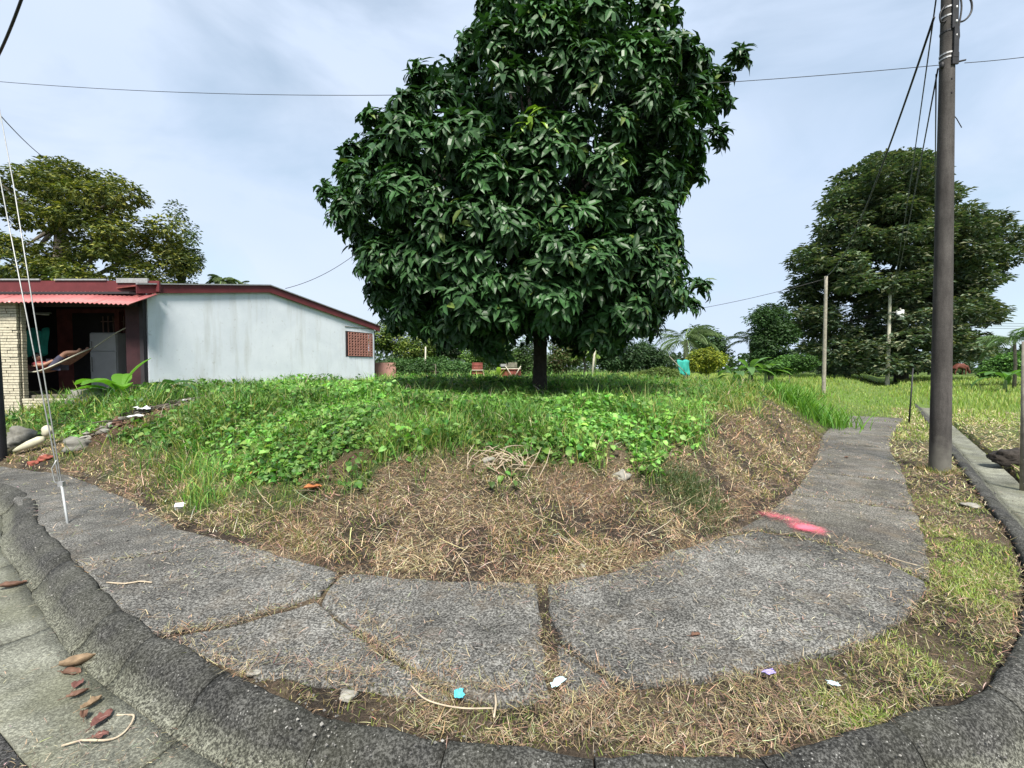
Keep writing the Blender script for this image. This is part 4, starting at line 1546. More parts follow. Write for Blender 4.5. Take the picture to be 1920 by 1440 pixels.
# ------------------------------------------------------------------ generic background trees
def bush_tree(name, base, blobs, nleaf, size, cols, label, cat, trunk_r=0.2, trunk_top=None, flat=1.0, mat=M_bgleaf, ratio=0.45, group=None, droop=0.2, gaps=0.0, barkm=None, seed=0, shell=0.6, updir=0.6):
    """trunk, limbs and a crown of leaves spread through ellipsoid blobs (centre, radii)"""
    t = empty(name, tuple(base), label, cat, group)
    b = np.array(base, float)
    rs = np.random.default_rng(seed + 1000)
    Cs = np.array([q[0] for q in blobs], float)
    Rs = np.array([q[1] for q in blobs], float)
    vol = Rs[:, 0] * Rs[:, 2]
    which = rs.choice(len(blobs), nleaf, p=vol / vol.sum())
    d = rs.normal(0, 1, (nleaf, 3))
    d /= np.linalg.norm(d, axis=1)[:, None]
    rad = (shell + (1 - shell) * rs.random(nleaf)) * (0.9 + 0.25 * (vnoise(d * 2.2 + which[:, None] * 5.1, 1.0, seed) - 0.5) * 2)
    P = Cs[which] + d * Rs[which] * rad[:, None]
    ok = P[:, 2] > b[2] + 0.02
    if gaps > 0:
        ok &= fbm(P * np.array([1, 1, 1 / flat]) / (np.mean(Rs[:, 0]) * 0.6), 1.5, seed + 5, 2) > gaps
    P, d, which = P[ok], d[ok], which[ok]
    n = len(P)
    az = rs.uniform(0, 2 * PI, n)
    D = d * 0.7 + np.stack([np.cos(az), np.sin(az), rs.uniform(-0.6, 0.5, n) - droop], 1) * np.array([1, 1, flat])
    U = np.stack([rs.normal(0, 0.45, n), rs.normal(0, 0.45, n), np.full(n, 1.0)], 1) * np.array([1, 1, updir / 0.6]) + d * 0.5
    ln = size * rs.uniform(0.65, 1.35, n)
    pc = np.array(cols)
    c = pc[rs.integers(0, len(pc), n)] * rs.uniform(0.75, 1.3, (n, 1))
    clump = rs.uniform(0.72, 1.35, len(blobs))[which][:, None]
    c = np.clip(c * clump, 0.004, 0.9)
    v, f, c = quads(P - b, D, U, ln, ln * ratio, c)
    crown = mobj('crown', tri_mesh('crown', v, f, c), mat, t)
    crown['kind'] = 'stuff'
    if trunk_r > 0:
        tt = np.array(trunk_top if trunk_top is not None else Cs.mean(0))
        m = MB()
        m.tube([tuple(b - (0, 0, 0.2)), tuple(b * 0.6 + tt * 0.4), tuple(tt)], [trunk_r * 1.25, trunk_r, trunk_r * 0.55], 9)
        m.build('trunk', barkm or M_bark2, t, True)
        lim = MB()
        for q in rs.permutation(len(blobs))[:14]:
            a = b * 0.45 + tt * 0.55 if rs.random() < 0.5 else tt
            lim.tube([tuple(a), tuple((a + Cs[q]) / 2 + (0, 0, -0.05 * Rs[q][2])), tuple(Cs[q])], [trunk_r * 0.45, trunk_r * 0.3, trunk_r * 0.1], 5)
        lim.build('branches', barkm or M_bark2, t, True)
    return t


def gz(px, Y):
    """ground point under photo column px at depth Y"""
    X = (px - 960) / FPX * Y
    return np.array([X, Y, zg1(X, Y)])


def blobs_px(lst, Y, dy=0.6, seed=0):
    """(px,py,rx,ry) ellipses seen in the photo -> blobs at about depth Y"""
    rs = np.random.default_rng(seed)
    out = []
    k = Y / FPX
    for (px, py, rx, ry) in lst:
        yy = Y + rs.uniform(-1, 1) * dy
        out.append((at(px, py, yy), (rx * k, min(rx, ry * 1.4) * k, ry * k)))
    return out


def outline_blobs(OY, OL, OR, Y, n, rpx, depth, seed, flat=0.6, ybias=None):
    rs = np.random.default_rng(seed)
    out = []
    k = Y / FPX
    tries = 0
    while len(out) < n and tries < 40000:
        tries += 1
        py = rs.uniform(OY[0], OY[-1])
        xl, xr = np.interp(py, OY, OL), np.interp(py, OY, OR)
        if rs.random() > (xr - xl) / (max(OR) - min(OL)):
            continue
        r = rpx * rs.uniform(0.65, 1.35)
        if xr - xl < 1.2 * r:
            px = (xl + xr) / 2
        else:
            px = rs.uniform(xl + r * 0.75, xr - r * 0.75)
        hw = max(1.0, (xr - xl) / 2)
        q = max(0.0, 1 - ((px - (xl + xr) / 2) / hw) ** 2)
        yy = Y + rs.uniform(-1, 0.6) * depth * math.sqrt(q)
        out.append((at(px, py, yy), (r * k, r * k, r * k * flat)))
    return out


# tree behind the house, yellow-green flush
OY = [322, 342, 366, 392, 420, 455, 492, 545]
OL = [-60, -120, -160, -190, -200, -210, -210, -200]
OR = [190, 245, 300, 340, 365, 370, 372, 390]
bl = outline_blobs(OY, OL, OR, 23, 130, 33, 3.0, 3, 0.6)
bush_tree('mango_tree', gz(110, 23), bl, 56000, 0.22, [(0.10, 0.125, 0.03), (0.07, 0.095, 0.028), (0.20, 0.20, 0.04), (0.05, 0.072, 0.026), (0.135, 0.15, 0.033)],
          'wide yellowish green tree rising behind the red fascia of the house', 'tree', 0.3, at(110, 420, 23), 0.8, gaps=0.41, seed=3)
bl = outline_blobs([385, 410, 450, 500, 545], [310, 300, 295, 300, 310], [335, 362, 374, 378, 395], 24, 16, 24, 0.8, 31, 0.9)
bush_tree('slender_tree', gz(335, 24), bl, 5200, 0.18, [(0.08, 0.12, 0.04), (0.12, 0.16, 0.05), (0.055, 0.08, 0.03)],
          'slim airy tree at the right edge of the yellowish tree behind the house', 'tree', 0.12, at(338, 440, 24), 0.9, gaps=0.42, seed=32)

# huge spreading tree on the right
OY = [292, 310, 340, 375, 395, 430, 470, 500, 540, 580, 620, 660, 690]
OL = [1650, 1590, 1560, 1540, 1530, 1515, 1480, 1470, 1478, 1466, 1480, 1490, 1500]
OR = [1740, 1775, 1790, 1800, 1900, 1945, 1925, 1898, 1893, 1890, 1880, 1870, 1850]
bl = outline_blobs(OY, OL, OR, 46, 420, 28, 7.0, 8, 0.45)
bush_tree('rain_tree', gz(1690, 46), bl, 105000, 0.49, [(0.092, 0.12, 0.072), (0.066, 0.10, 0.06), (0.125, 0.135, 0.076), (0.05, 0.082, 0.05)],
          'huge dark spreading tree at the far side of the field on the right', 'tree', 0.5, at(1690, 470, 46), 0.35, gaps=0.31, ratio=0.5, seed=8, droop=0.0, updir=1.2)
bl = outline_blobs([575, 600, 640, 690], [1425, 1400, 1398, 1405], [1460, 1485, 1495, 1500], 34, 34, 22, 2.0, 12, 0.7)
bush_tree('dense_tree', gz(1445, 34), bl, 15000, 0.24, [(0.035, 0.075, 0.025), (0.05, 0.095, 0.032), (0.028, 0.06, 0.022)],
          'rounded dark green tree left of the huge spreading tree', 'tree', 0.18, at(1445, 640, 34), 0.8, seed=12)
# shrubs behind the mound, left to right
BG = [
    ('shrub', [(735, 640, 45, 26), (770, 655, 38, 22), (715, 630, 30, 25), (790, 650, 30, 25), (745, 612, 30, 18)], 21, 9000, 0.13, [(0.11, 0.16, 0.03), (0.08, 0.13, 0.028), (0.15, 0.18, 0.04), (0.04, 0.075, 0.022)], 'yellowish green leafy bush just right of the house corner'),
    ('vine_hedge', [(775, 690, 40, 20), (815, 688, 45, 22), (860, 694, 40, 18), (745, 684, 28, 14), (890, 698, 20, 14)], 19, 9000, 0.11, [(0.05, 0.11, 0.032), (0.075, 0.14, 0.045), (0.035, 0.08, 0.025)], 'low dark hedge smothered in vines behind the mound'),
    ('shrub', [(835, 645, 32, 28), (815, 650, 25, 30), (855, 655, 20, 20)], 24, 5000, 0.17, [(0.02, 0.035, 0.018), (0.03, 0.045, 0.022)], 'very dark green bush above the vine covered hedge'),  # leaf greens darker than in the other bushes
    ('shrub', [(915, 650, 42, 35), (890, 665, 30, 30), (940, 665, 34, 30), (905, 630, 25, 20), (935, 640, 25, 22)], 21, 9500, 0.12, [(0.085, 0.16, 0.03), (0.12, 0.20, 0.045), (0.055, 0.115, 0.028), (0.15, 0.23, 0.08)], 'bright green shrub left of the tree trunk'),
    ('shrub', [(985, 665, 26, 35), (1015, 690, 30, 18), (975, 695, 20, 14)], 22, 5500, 0.13, [(0.045, 0.09, 0.028), (0.08, 0.15, 0.04), (0.03, 0.055, 0.02)], 'mixed shrub directly behind the tree trunk'),
    ('shrub', [(1055, 650, 25, 28), (1070, 640, 25, 20), (1045, 680, 22, 22), (1075, 670, 20, 20)], 22, 6000, 0.13, [(0.06, 0.11, 0.03), (0.09, 0.13, 0.04), (0.12, 0.10, 0.05)], 'olive shrub between the trunk and the white post'),
    ('shrub', [(1150, 675, 40, 24), (1190, 668, 40, 28), (1225, 675, 30, 24), (1130, 660, 25, 18), (1210, 655, 22, 18)], 23, 11000, 0.14, [(0.032, 0.07, 0.028), (0.05, 0.095, 0.035), (0.025, 0.05, 0.02)], 'long dark green shrub right of the white post'),
    ('shrub', [(1240, 700, 25, 14), (1210, 704, 25, 10), (1262, 702, 15, 12)], 21, 3500, 0.11, [(0.13, 0.17, 0.05), (0.09, 0.14, 0.04)], 'low pale weedy bush beside the teal tarp'),
    ('citrus_bush', [(1322, 668, 30, 20), (1345, 676, 22, 16), (1305, 680, 20, 18), (1325, 690, 25, 12)], 24, 6500, 0.12, [(0.27, 0.31, 0.03), (0.20, 0.26, 0.03), (0.34, 0.36, 0.04), (0.12, 0.17, 0.03)], 'round yellow green bush between the palm and the banana plants'),
    ('shrub', [(1480, 682, 34, 18), (1510, 680, 30, 16), (1450, 690, 25, 14)], 30, 7000, 0.17, [(0.06, 0.14, 0.03), (0.09, 0.18, 0.04), (0.045, 0.10, 0.028)], 'fresh green bush at the foot of the rounded tree'),
    ('shrub', [(1870, 690, 30, 18), (1905, 680, 35, 24), (1940, 680, 30, 30), (1850, 698, 18, 10)], 34, 9000, 0.2, [(0.07, 0.16, 0.035), (0.10, 0.20, 0.045), (0.04, 0.09, 0.028)], 'green thicket at the right edge behind the brown cow'),
    ('shrub', [(1330, 640, 30, 28), (1345, 655, 22, 22), (1310, 630, 24, 22)], 38, 4500, 0.26, [(0.035, 0.07, 0.028), (0.05, 0.09, 0.035)], 'dark bush behind the round yellow green bush'),
]
for i, (nm, px, Y, n, sz, cols, lab) in enumerate(BG):
    mx = np.mean([q[0] for q in px])
    bush_tree(nm, gz(mx, Y), blobs_px(px, Y, 0.5, i), n, sz, cols, lab, 'bush', 0.03, gz(mx, Y) + np.array([0, 0, 0.7]), 0.9, seed=40 + i, shell=0.45, group='bushes behind the lot')

# far treeline closing the horizon
P = []
rs = np.random.default_rng(77)
nb = 420
for i in range(nb):
    a = rs.uniform(-1.05, 1.05)
    r = rs.uniform(85, 120)
    P.append((r * math.sin(a), r * math.cos(a), 0.8))
P = np.array(P)
rad = rs.uniform(2.0, 4.2, nb)
w = rs.integers(0, nb, 22000)
d = rs.normal(0, 1, (len(w), 3))
d /= np.linalg.norm(d, axis=1)[:, None]
d[:, 2] = np.abs(d[:, 2])
pp = P[w] + d * rad[w][:, None] * np.array([1.2, 1.0, 1.0])
cc = np.array([(0.035, 0.062, 0.03), (0.05, 0.08, 0.035), (0.028, 0.05, 0.026)])[rs.integers(0, 3, len(w))] * rs.uniform(0.8, 1.25, (len(w), 1))
v, f, c = quads(pp, d + rs.normal(0, 0.6, d.shape), rs.normal(0, 0.5, d.shape) + (0, 0, 1), rs.uniform(0.6, 1.3, len(w)), rs.uniform(0.4, 0.7, len(w)), cc)
tag(mobj('far_treeline', tri_mesh('far_treeline', v, f, c), M_bgleaf), 'low dark green wood along the horizon', 'wood', kind='stuff')


# ------------------------------------------------------------------ palms and bananas
def frond(name, parent, base, az, elev, length, sag, col, leafl=0.55, nleaf=26, wid=0.045, mat=M_bgleaf):
    """coconut frond: curved rachis with drooping leaflets, one part"""
    base = np.array(base, float)
    dirh = np.array([math.cos(az), math.sin(az), 0])
    side = np.array([-math.sin(az), math.cos(az), 0])
    pts = []
    ang = elev
    p = base.copy()
    ns = 12
    for i in range(ns + 1):
        pts.append(p.copy())
        p = p + (dirh * math.cos(ang) + np.array([0, 0, math.sin(ang)])) * length / ns
        ang -= sag / ns
    pts = np.array(pts)
    P, D, U, L = [], [], [], []
    for j in range(nleaf):
        t = 0.12 + 0.88 * j / (nleaf - 1)
        q = np.array([np.interp(t * ns, np.arange(ns + 1), pts[:, k]) for k in range(3)])
        tan = pts[min(ns, int(t * ns) + 1)] - pts[max(0, int(t * ns) - 1)]
        tan /= np.linalg.norm(tan)
        for sgn in (-1, 1):
            P.append(q)
            D.append(side * sgn * 0.8 + tan * 0.6 + np.array([0, 0, -0.35 + random.uniform(-0.2, 0.1)]))
            U.append(np.array([0, 0, 1.0]) + tan * 0.1)
            L.append(leafl * math.sin(PI * min(1, 0.15 + 0.85 * t)) ** 0.6 + 0.05)
    n = len(P)
    org = np.array(parent.location)
    L = np.array(L)
    cols = np.array(col)[None] * RNG.uniform(0.8, 1.25, (n, 1))
    v, f, c = quads(np.array(P) - org, np.array(D), np.array(U), L, np.full(n, wid), cols, 0.3)
    # rachis ribbon
    m = len(pts)
    rv = np.concatenate([pts - side * 0.02, pts + side * 0.02]) - org
    rf = []
    for i in range(m - 1):
        rf += [(i, i + 1, m + i + 1), (i, m + i + 1, m + i)]
    rc = np.tile(np.array(col) * 1.6, (2 * m, 1))
    v, f, c = join([(v, f, c), (rv, np.array(rf), rc)])
    return mobj(name, tri_mesh(name, v, f, c), mat, parent)


def palm(px, py, Y, nf, length, label, col, seed, trunk_r=0.14, elev=(0.1, 1.2), group='palms behind the field', leafl=0.6):
    rs = np.random.default_rng(seed)
    b = gz(px, Y)
    t = empty('coconut_palm', tuple(b), label, 'palm', group)
    top = at(px, py, Y)
    MB().tube([tuple(b - (0, 0, 0.2)), tuple((b + top) / 2 + (0.08, 0, 0)), tuple(top)], [trunk_r * 1.2, trunk_r, trunk_r * 0.9], 9).build('trunk', M_bark2, t, True)
    for i in range(nf):
        az = i * 2.4 + rs.uniform(-0.3, 0.3)
        frond('frond', t, top + (0, 0, 0.05), az, rs.uniform(*elev), length * rs.uniform(0.8, 1.15), rs.uniform(1.2, 2.0), np.array(col) * rs.uniform(0.75, 1.3), leafl)
    return t


palm(1285, 640, 27, 15, 2.6, 'coconut palm with grey green fronds beside the teal tarp', (0.10, 0.145, 0.06), 1)
palm(1408, 640, 36, 11, 2.6, 'small coconut palm peeking out left of the rounded dark tree', (0.055, 0.085, 0.045), 2)
palm(418, 530, 26, 11, 1.1, 'palm top showing over the ridge of the white house', (0.09, 0.13, 0.05), 3, leafl=0.45)
palm(447, 537, 29, 7, 0.7, 'smallest palm tip showing over the ridge of the white house', (0.09, 0.12, 0.05), 4, leafl=0.3)
palm(1902, 640, 30, 14, 2.3, 'palm at the right edge of the photo above the thicket', (0.085, 0.14, 0.055), 5, 0.09)
palm(1094, 668, 20, 12, 0.75, 'short feathery palm clump left of the white post', (0.12, 0.19, 0.04), 6, 0.06, (0.4, 1.3), leafl=0.35)


def blade_leaf(parent, base, az, elev, length, width, sag, col, mat):
    """one broad banana or taro leaf: stalk and wide folded blade"""
    base = np.array(base, float)
    dh = np.array([math.cos(az), math.sin(az), 0])
    sd = np.array([-math.sin(az), math.cos(az), 0])
    ns = 7
    p = base.copy()
    ang = elev
    V, F = [], []
    org = np.array(parent.location)
    for i in range(ns + 1):
        t = i / ns
        w = 0.012 if t < 0.25 else width / 2 * math.sin(PI * min(1, (t - 0.2) / 0.83)) ** 0.7 + 0.004
        up = -dh * math.sin(ang) + np.array([0, 0, math.cos(ang)])
        for q in (-1, 0, 1):
            V.append(p + sd * q * w + up * abs(q) * w * 0.25 - org)
        p = p + (dh * math.cos(ang) + np.array([0, 0, math.sin(ang)])) * length / ns
        ang -= sag / ns
    for i in range(ns):
        for q in (0, 1):
            a = i * 3 + q
            F += [(a, a + 1, a + 4), (a, a + 4, a + 3)]
    col = np.tile(np.array(col), (len(V), 1))
    return mobj('leaf', tri_mesh('leaf', np.array(V), np.array(F), col), mat, parent)


def banana(px, Y, h, nl, ll, label, col, seed, name='banana_plant', cat='banana plant', w=0.42, stem=0.09, group='banana plants behind the field', elev=(0.3, 1.2)):
    rs = np.random.default_rng(seed)
    b = gz(px, Y)
    t = empty(name, tuple(b), label, cat, group)
    if stem:
        MB().tube([tuple(b - (0, 0, 0.1)), tuple(b + (0.03, 0, h))], [stem * 1.3, stem * 0.7], 8).build('stem', M_bgstem, t, True)
    for i in range(nl):
        az = i * 2.4 + rs.uniform(-0.4, 0.4)
        blade_leaf(t, b + (0, 0, h), az, rs.uniform(*elev), ll * rs.uniform(0.8, 1.2), w * rs.uniform(0.8, 1.2), rs.uniform(0.9, 2.0), np.array(col) * rs.uniform(0.75, 1.35), M_grass)
    return t


M_bgstem = simple('plant_stem', (0.14, 0.19, 0.07), 0.7, 0.3, 6.0, 0.1)
banana(1405, 29, 0.9, 9, 1.7, 'banana plant with broad spreading leaves left of the dense tree', (0.09, 0.17, 0.06), 1)
banana(1375, 28, 0.6, 8, 1.3, 'low banana plant right of the round yellow green bush', (0.07, 0.14, 0.05), 2)
banana(1435, 30, 0.8, 8, 1.5, 'banana plant nearest to the fresh green bush', (0.11, 0.20, 0.06), 3)
banana(1885, 27, 0.7, 9, 1.6, 'banana plant with bright leaves at the right edge', (0.08, 0.17, 0.045), 4)
banana(935, 17.5, 0.12, 5, 0.62, 'small lime green plantain in front of the rusty sheets', (0.30, 0.42, 0.10), 5, 'young_plantain', 'plant', 0.16, 0.02, None, (0.9, 1.4))
# papaya sprout on the white post line
banana(1116, 20.5, 1.75, 7, 0.42, 'young papaya with pale drooping leaves beside the white post', (0.14, 0.24, 0.09), 6, 'papaya_plant', 'plant', 0.22, 0.02, None, (0.0, 0.9))

# taro beside the house wall
tb = np.array([-8.25, 9.55])
t = empty('taro_plant', (tb[0], tb[1], zg1(tb[0], tb[1])), 'large bright green taro leaves standing at the left end of the white wall', 'plant')
for az, el, ll, ww, sg in ((3.35, 1.05, 0.95, 0.46, 1.7), (0.75, 1.35, 1.0, 0.30, 0.8), (4.5, 1.1, 0.85, 0.40, 1.7), (5.5, 1.0, 0.75, 0.34, 1.5), (2.2, 1.2, 0.8, 0.34, 1.2), (3.9, 0.8, 0.8, 0.36, 1.4)):
    blade_leaf(t, np.array(t.location) + (0, 0, 0.10), az, el, ll, ww, sg, (0.13, 0.30, 0.035), M_grass)
db = np.array([-7.70, 9.95])
t = empty('taro_plant', (db[0], db[1], zg1(db[0], db[1])), 'darker low clump of wide leaves against the foot of the white wall', 'plant')
for k in range(7):
    blade_leaf(t, np.array(t.location) + (random.uniform(-.15, .15), random.uniform(-.1, .1), 0.02), k * 0.95, random.uniform(0.8, 1.2), random.uniform(0.55, 0.8), 0.28, 1.6, (0.05, 0.12, 0.045), M_grass)

# tall grass tuft hanging over the start of the far path
tt = gp(1535, 800, 0.0)
n = 900
PP = np.c_[RNG.normal(tt[0], 0.42, n), RNG.normal(tt[1] + 0.5, 0.5, n)]
PP = np.c_[PP, np.maximum(zg(PP), 0)]
v, f, c = blades(PP, RNG.uniform(0.35, 0.8, n), RNG.uniform(0.014, 0.028, n), RNG.uniform(0, 2 * PI, n), RNG.uniform(0.05, 0.5, n), RNG.uniform(0.4, 1.6, n), pick([(0.11, 0.24, 0.03), (0.15, 0.29, 0.04), (0.08, 0.19, 0.03)], n, 0.15), 4)
tag(mobj('grass_tuft', tri_mesh('grass_tuft', v, f, c), M_grass), 'tall bright green grass tuft overhanging the far end of the path', 'grass tuft')


# ------------------------------------------------------------------ the house
WL = np.array([-8.72, 10.9])
WR = np.array([-5.46, 18.0])
WU = (WR - WL) / np.linalg.norm(WR - WL)
WN = np.array([WU[1], -WU[0]])      # outward normal (towards the mound)
WLEN = float(np.linalg.norm(WR - WL))


def wp(s, z, o=0.0):
    q = WL + WU * s + WN * o
    return (q[0], q[1], z)


house = empty('house', (WL[0], WL[1], 0.8), 'single storey white walled house with dark red fascia and corrugated porch awning', 'house')
PK, PZ, EZ = 3.2, 3.80, 3.28


def top_z(s):
    return EZ + (PZ - EZ) * s / PK if s < PK else PZ + (3.02 - PZ) * (s - PK) / (WLEN - PK)


# side wall with its window opening, built as one thick shell
s0, s1, z0, z1 = 6.30, 7.70, 1.92, 2.86
mb = MB()
F1 = [(0, .2), (s0, .2), (s0, z0), (s0, z1), (s0, top_z(s0)), (PK, PZ), (0, EZ)]
F2 = [(s0, .2), (s1, .2), (s1, z0), (s0, z0)]
F3 = [(s0, z1), (s1, z1), (s1, top_z(s1)), (s0, top_z(s0))]
F4 = [(s1, .2), (WLEN, .2), (WLEN, top_z(WLEN)), (s1, top_z(s1)), (s1, z1), (s1, z0)]
for Fq in (F1, F2, F3, F4):
    mb.add([wp(*q) for q in Fq], [tuple(range(len(Fq)))])
w = mb.build('side_wall', M_wall, house)
bw = w.modifiers.new('weld', 'WELD')
so = w.modifiers.new('thickness', 'SOLIDIFY')
so.thickness = 0.16
so.offset = -1
# corner stile
MB().box(wp(WLEN + 0.03, 1.6, -0.06), (0.06, 0.08, 2.8), math.atan2(WU[1], WU[0])).build('corner_post', M_darksteel, house)
# fascia boards and drip flashing
fz = 0.205


def strip(name, pts, h, th, mat, up=0.0, out=0.05):
    m = MB()
    for (a, b) in zip(pts[:-1], pts[1:]):
        V = []
        for (s, z) in (a, b):
            for oo in (out, out + th):
                for hz in (0, h):
                    V.append(wp(s, z + hz + up, oo))
        m.add(V, [(0, 1, 5, 4), (2, 6, 7, 3), (0, 4, 6, 2), (1, 3, 7, 5), (0, 2, 3, 1), (4, 5, 7, 6)])
    return m.build(name, mat, house)


strip('fascia', [(-0.25, EZ - 0.04), (PK, PZ - 0.02)], fz, 0.03, M_maroon)
strip('fascia', [(PK, PZ - 0.02), (WLEN + 0.25, top_z(WLEN) - 0.06)], fz, 0.03, M_maroon)
strip('roof_flashing', [(-0.25, EZ + fz - 0.04), (PK, PZ + fz - 0.02), (WLEN + 0.25, top_z(WLEN) + fz - 0.06)], 0.03, 0.07, M_steel, 0.002)
# roof sheets
for (a, b) in (((-0.25, EZ + 0.16), (PK, PZ + 0.18)), ((PK, PZ + 0.18), (WLEN + 0.25, top_z(WLEN) + 0.14))):
    V = []
    for (s, z) in (a, b):
        for oo in (0.045, -9.0):
            V.append(wp(s, z, oo))
    V += [(x, y, z - 0.03) for x, y, z in V]
    MB().add(V, [(0, 2, 3, 1), (4, 5, 7, 6), (0, 1, 5, 4), (2, 6, 7, 3), (0, 4, 6, 2), (1, 3, 7, 5)]).build('roof', M_rust, house)
# vent window of pierced terracotta blocks
vw = bpy.data.objects.new('vent_window', None)
link(vw, house)
hp = Vector(house.location)
nb = 9
cw, ch = (s1 - s0 - 0.12) / nb, (z1 - z0 - 0.06) / nb
bx = []
bf = []
# one block: square ring with a round-cornered hole
hw, hh = cw / 2 - 0.003, ch / 2 - 0.003
ang = [(-1, -1), (1, -1), (1, 1), (-1, 1)]
ring_o = [(hw * a, hh * b) for a, b in ang]
ring_i = [(hw * 0.70 * math.cos(t), hh * 0.70 * math.sin(t)) for t in np.arange(8) * PI / 4 + PI / 8]
V = []
for d_ in (0.0, -0.025):
    V += [(x, d_, z) for x, z in ring_o] + [(x, d_, z) for x, z in ring_i]
F = []
oi = [(5, 6), (7, 0), (1, 2), (3, 4)]      # inner verts per outer corner
cor = {0: (4, 5), 1: (6, 7), 2: (0, 1), 3: (2, 3)}
for lay, flip in ((0, False), (12, True)):
    for k in range(4):
        a, b = cor[k]
        k2 = (k + 1) % 4
        a2, _ = cor[k2]
        tri = [(lay + k, lay + 4 + b, lay + 4 + a), (lay + k, lay + k2, lay + 4 + a2, lay + 4 + b)]
        F += [t[::-1] if flip else t for t in tri]
for k in range(8):
    k2 = (k + 1) % 8
    F.append((4 + k, 4 + k2, 16 + k2, 16 + k))
for k in range(4):
    k2 = (k + 1) % 4
    F.append((k2, k, 12 + k, 12 + k2))
bme = bpy.data.meshes.new('vent_block')
bme.from_pydata(V, [], F)
bme.update()
bme.materials.append(M_block)
rot = math.atan2(WU[1], WU[0])
for i in range(nb):
    for j in range(nb):
        o = bpy.data.objects.new('vent_block', bme)
        q = Vector(wp(s0 + 0.11 + cw * (i + 0.5), z0 + 0.03 + ch * (j + 0.5), 0.012 + random.uniform(-0.004, 0.004))) - hp
        o.location = q
        o.rotation_euler = (0, 0, rot)
        link(o, vw)
MB().box(wp(s0 + 0.04, (z0 + z1) / 2, -0.035), (0.075, 0.09, z1 - z0 - 0.01), rot).build('window_jamb', M_black, house)
MB().box(wp((s0 + s1) / 2, (z0 + z1) / 2, -0.30), (s1 - s0 + 0.2, 0.04, z1 - z0 + 0.2), rot).build('window_dark_panel', M_black, house)  # added dark panel, stands in for the unlit room behind the blocks
MB().box(wp((s0 + s1) / 2, z1 + 0.16, 0.012), (s1 - s0 + 0.05, 0.02, 0.018), rot).build('lintel_line', M_mortar, house)

# porch: floor, back wall, return wall, grille
PX0, PX1 = -11.25, -8.74
mb = MB()
mb.add([(-13.2, 10.55, .2), (-8.8, 10.72, .2), (-7.3, 13.9, .2), (-13.2, 13.9, .2), (-13.2, 10.55, .86), (-8.8, 10.72, .86), (-7.3, 13.9, .86), (-13.2, 13.9, .86)],
       [(3, 2, 1, 0), (4, 5, 6, 7), (0, 1, 5, 4), (1, 2, 6, 5), (2, 3, 7, 6), (3, 0, 4, 7)])
mb.build('porch_floor', M_mortar, house)
MB().box((-10.72, 13.4, 2.1), (5.7, 0.1, 2.5)).build('porch_back_wall', M_darkred, house)
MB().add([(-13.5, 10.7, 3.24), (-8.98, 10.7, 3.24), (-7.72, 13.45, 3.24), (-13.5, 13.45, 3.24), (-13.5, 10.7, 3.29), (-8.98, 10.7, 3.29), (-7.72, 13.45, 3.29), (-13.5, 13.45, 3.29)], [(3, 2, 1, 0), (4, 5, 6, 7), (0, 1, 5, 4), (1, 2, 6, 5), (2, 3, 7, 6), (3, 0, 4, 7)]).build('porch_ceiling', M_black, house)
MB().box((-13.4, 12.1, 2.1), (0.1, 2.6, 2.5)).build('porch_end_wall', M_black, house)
# dark red post that ends the porch opening beside the white wall
MB().box((-9.02, 10.86, 2.0), (0.34, 0.08, 2.4)).build('red_post', M_postred, house)
MB().box((-8.80, 10.85, 2.0), (0.09, 0.10, 2.4)).build('red_post', M_black, house)
# back wall doors and windows: solid dark panels stand in for unlit rooms
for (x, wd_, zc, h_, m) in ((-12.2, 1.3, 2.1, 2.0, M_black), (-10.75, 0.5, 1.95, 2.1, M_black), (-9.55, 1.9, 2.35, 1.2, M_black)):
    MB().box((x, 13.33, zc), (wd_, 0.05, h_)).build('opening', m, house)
for x in np.arange(-11.9, -8.3, 0.15):
    MB().tube([(x, 13.25, 0.9), (x, 13.25, 3.0)], 0.016, 5).build('grille_bar', M_grille, house)
for zz in (1.3, 2.1, 2.85):
    MB().tube([(-11.95, 13.24, zz), (-8.3, 13.24, zz)], 0.016, 5).build('grille_rail', M_grille, house)
for x in (-11.42, -10.25):
    MB().box((x, 13.2, 2.0), (0.13, 0.1, 2.3)).build('wall_post', M_darkred, house)
# awning of corrugated sheets
x0, x1 = -13.2, -8.52
nsheet = 6
for k in range(nsheet):
    a, b = x0 + (x1 - x0) * k / nsheet, x0 + (x1 - x0) * (k + 1) / nsheet + 0.03
    xs = np.linspace(a, b, 49)
    V = []
    for x in xs:
        cz = 0.016 * math.sin(x / 0.105 * 2 * PI)
        q = sstep(-10, -8.5, x) * 0.05
        V.append((x, 10.98, 3.33 + cz - q))
        V.append((x, 10.12 - 0.03 * random.random() * 0.0, 2.96 + cz - q + 0.004 * (k % 2)))
    F = [(2 * i, 2 * i + 1, 2 * i + 3, 2 * i + 2) for i in range(len(xs) - 1)]
    o = MB().add(V, F).build('awning_sheet', M_awning, house, True)
    s_ = o.modifiers.new('thickness', 'SOLIDIFY')
    s_.thickness = 0.006
MB().box((-10.95, 11.02, 3.47), (4.9, 0.05, 0.26)).build('fascia', M_maroon, house)
for (xa, xb, zz) in ((-12.9, -11.35, 3.625), (-11.0, -9.75, 3.622), (-9.5, -8.75, 3.60)):
    MB().box(((xa + xb) / 2, 10.985, zz), (xb - xa, 0.05, 0.035 if xa < -9.6 else 0.11), 0).build('roof_flashing', M_steel, house)
# beam under the awning
MB().box((-10.9, 10.78, 3.0), (4.1, 0.10, 0.10)).build('porch_beam', M_black, house)
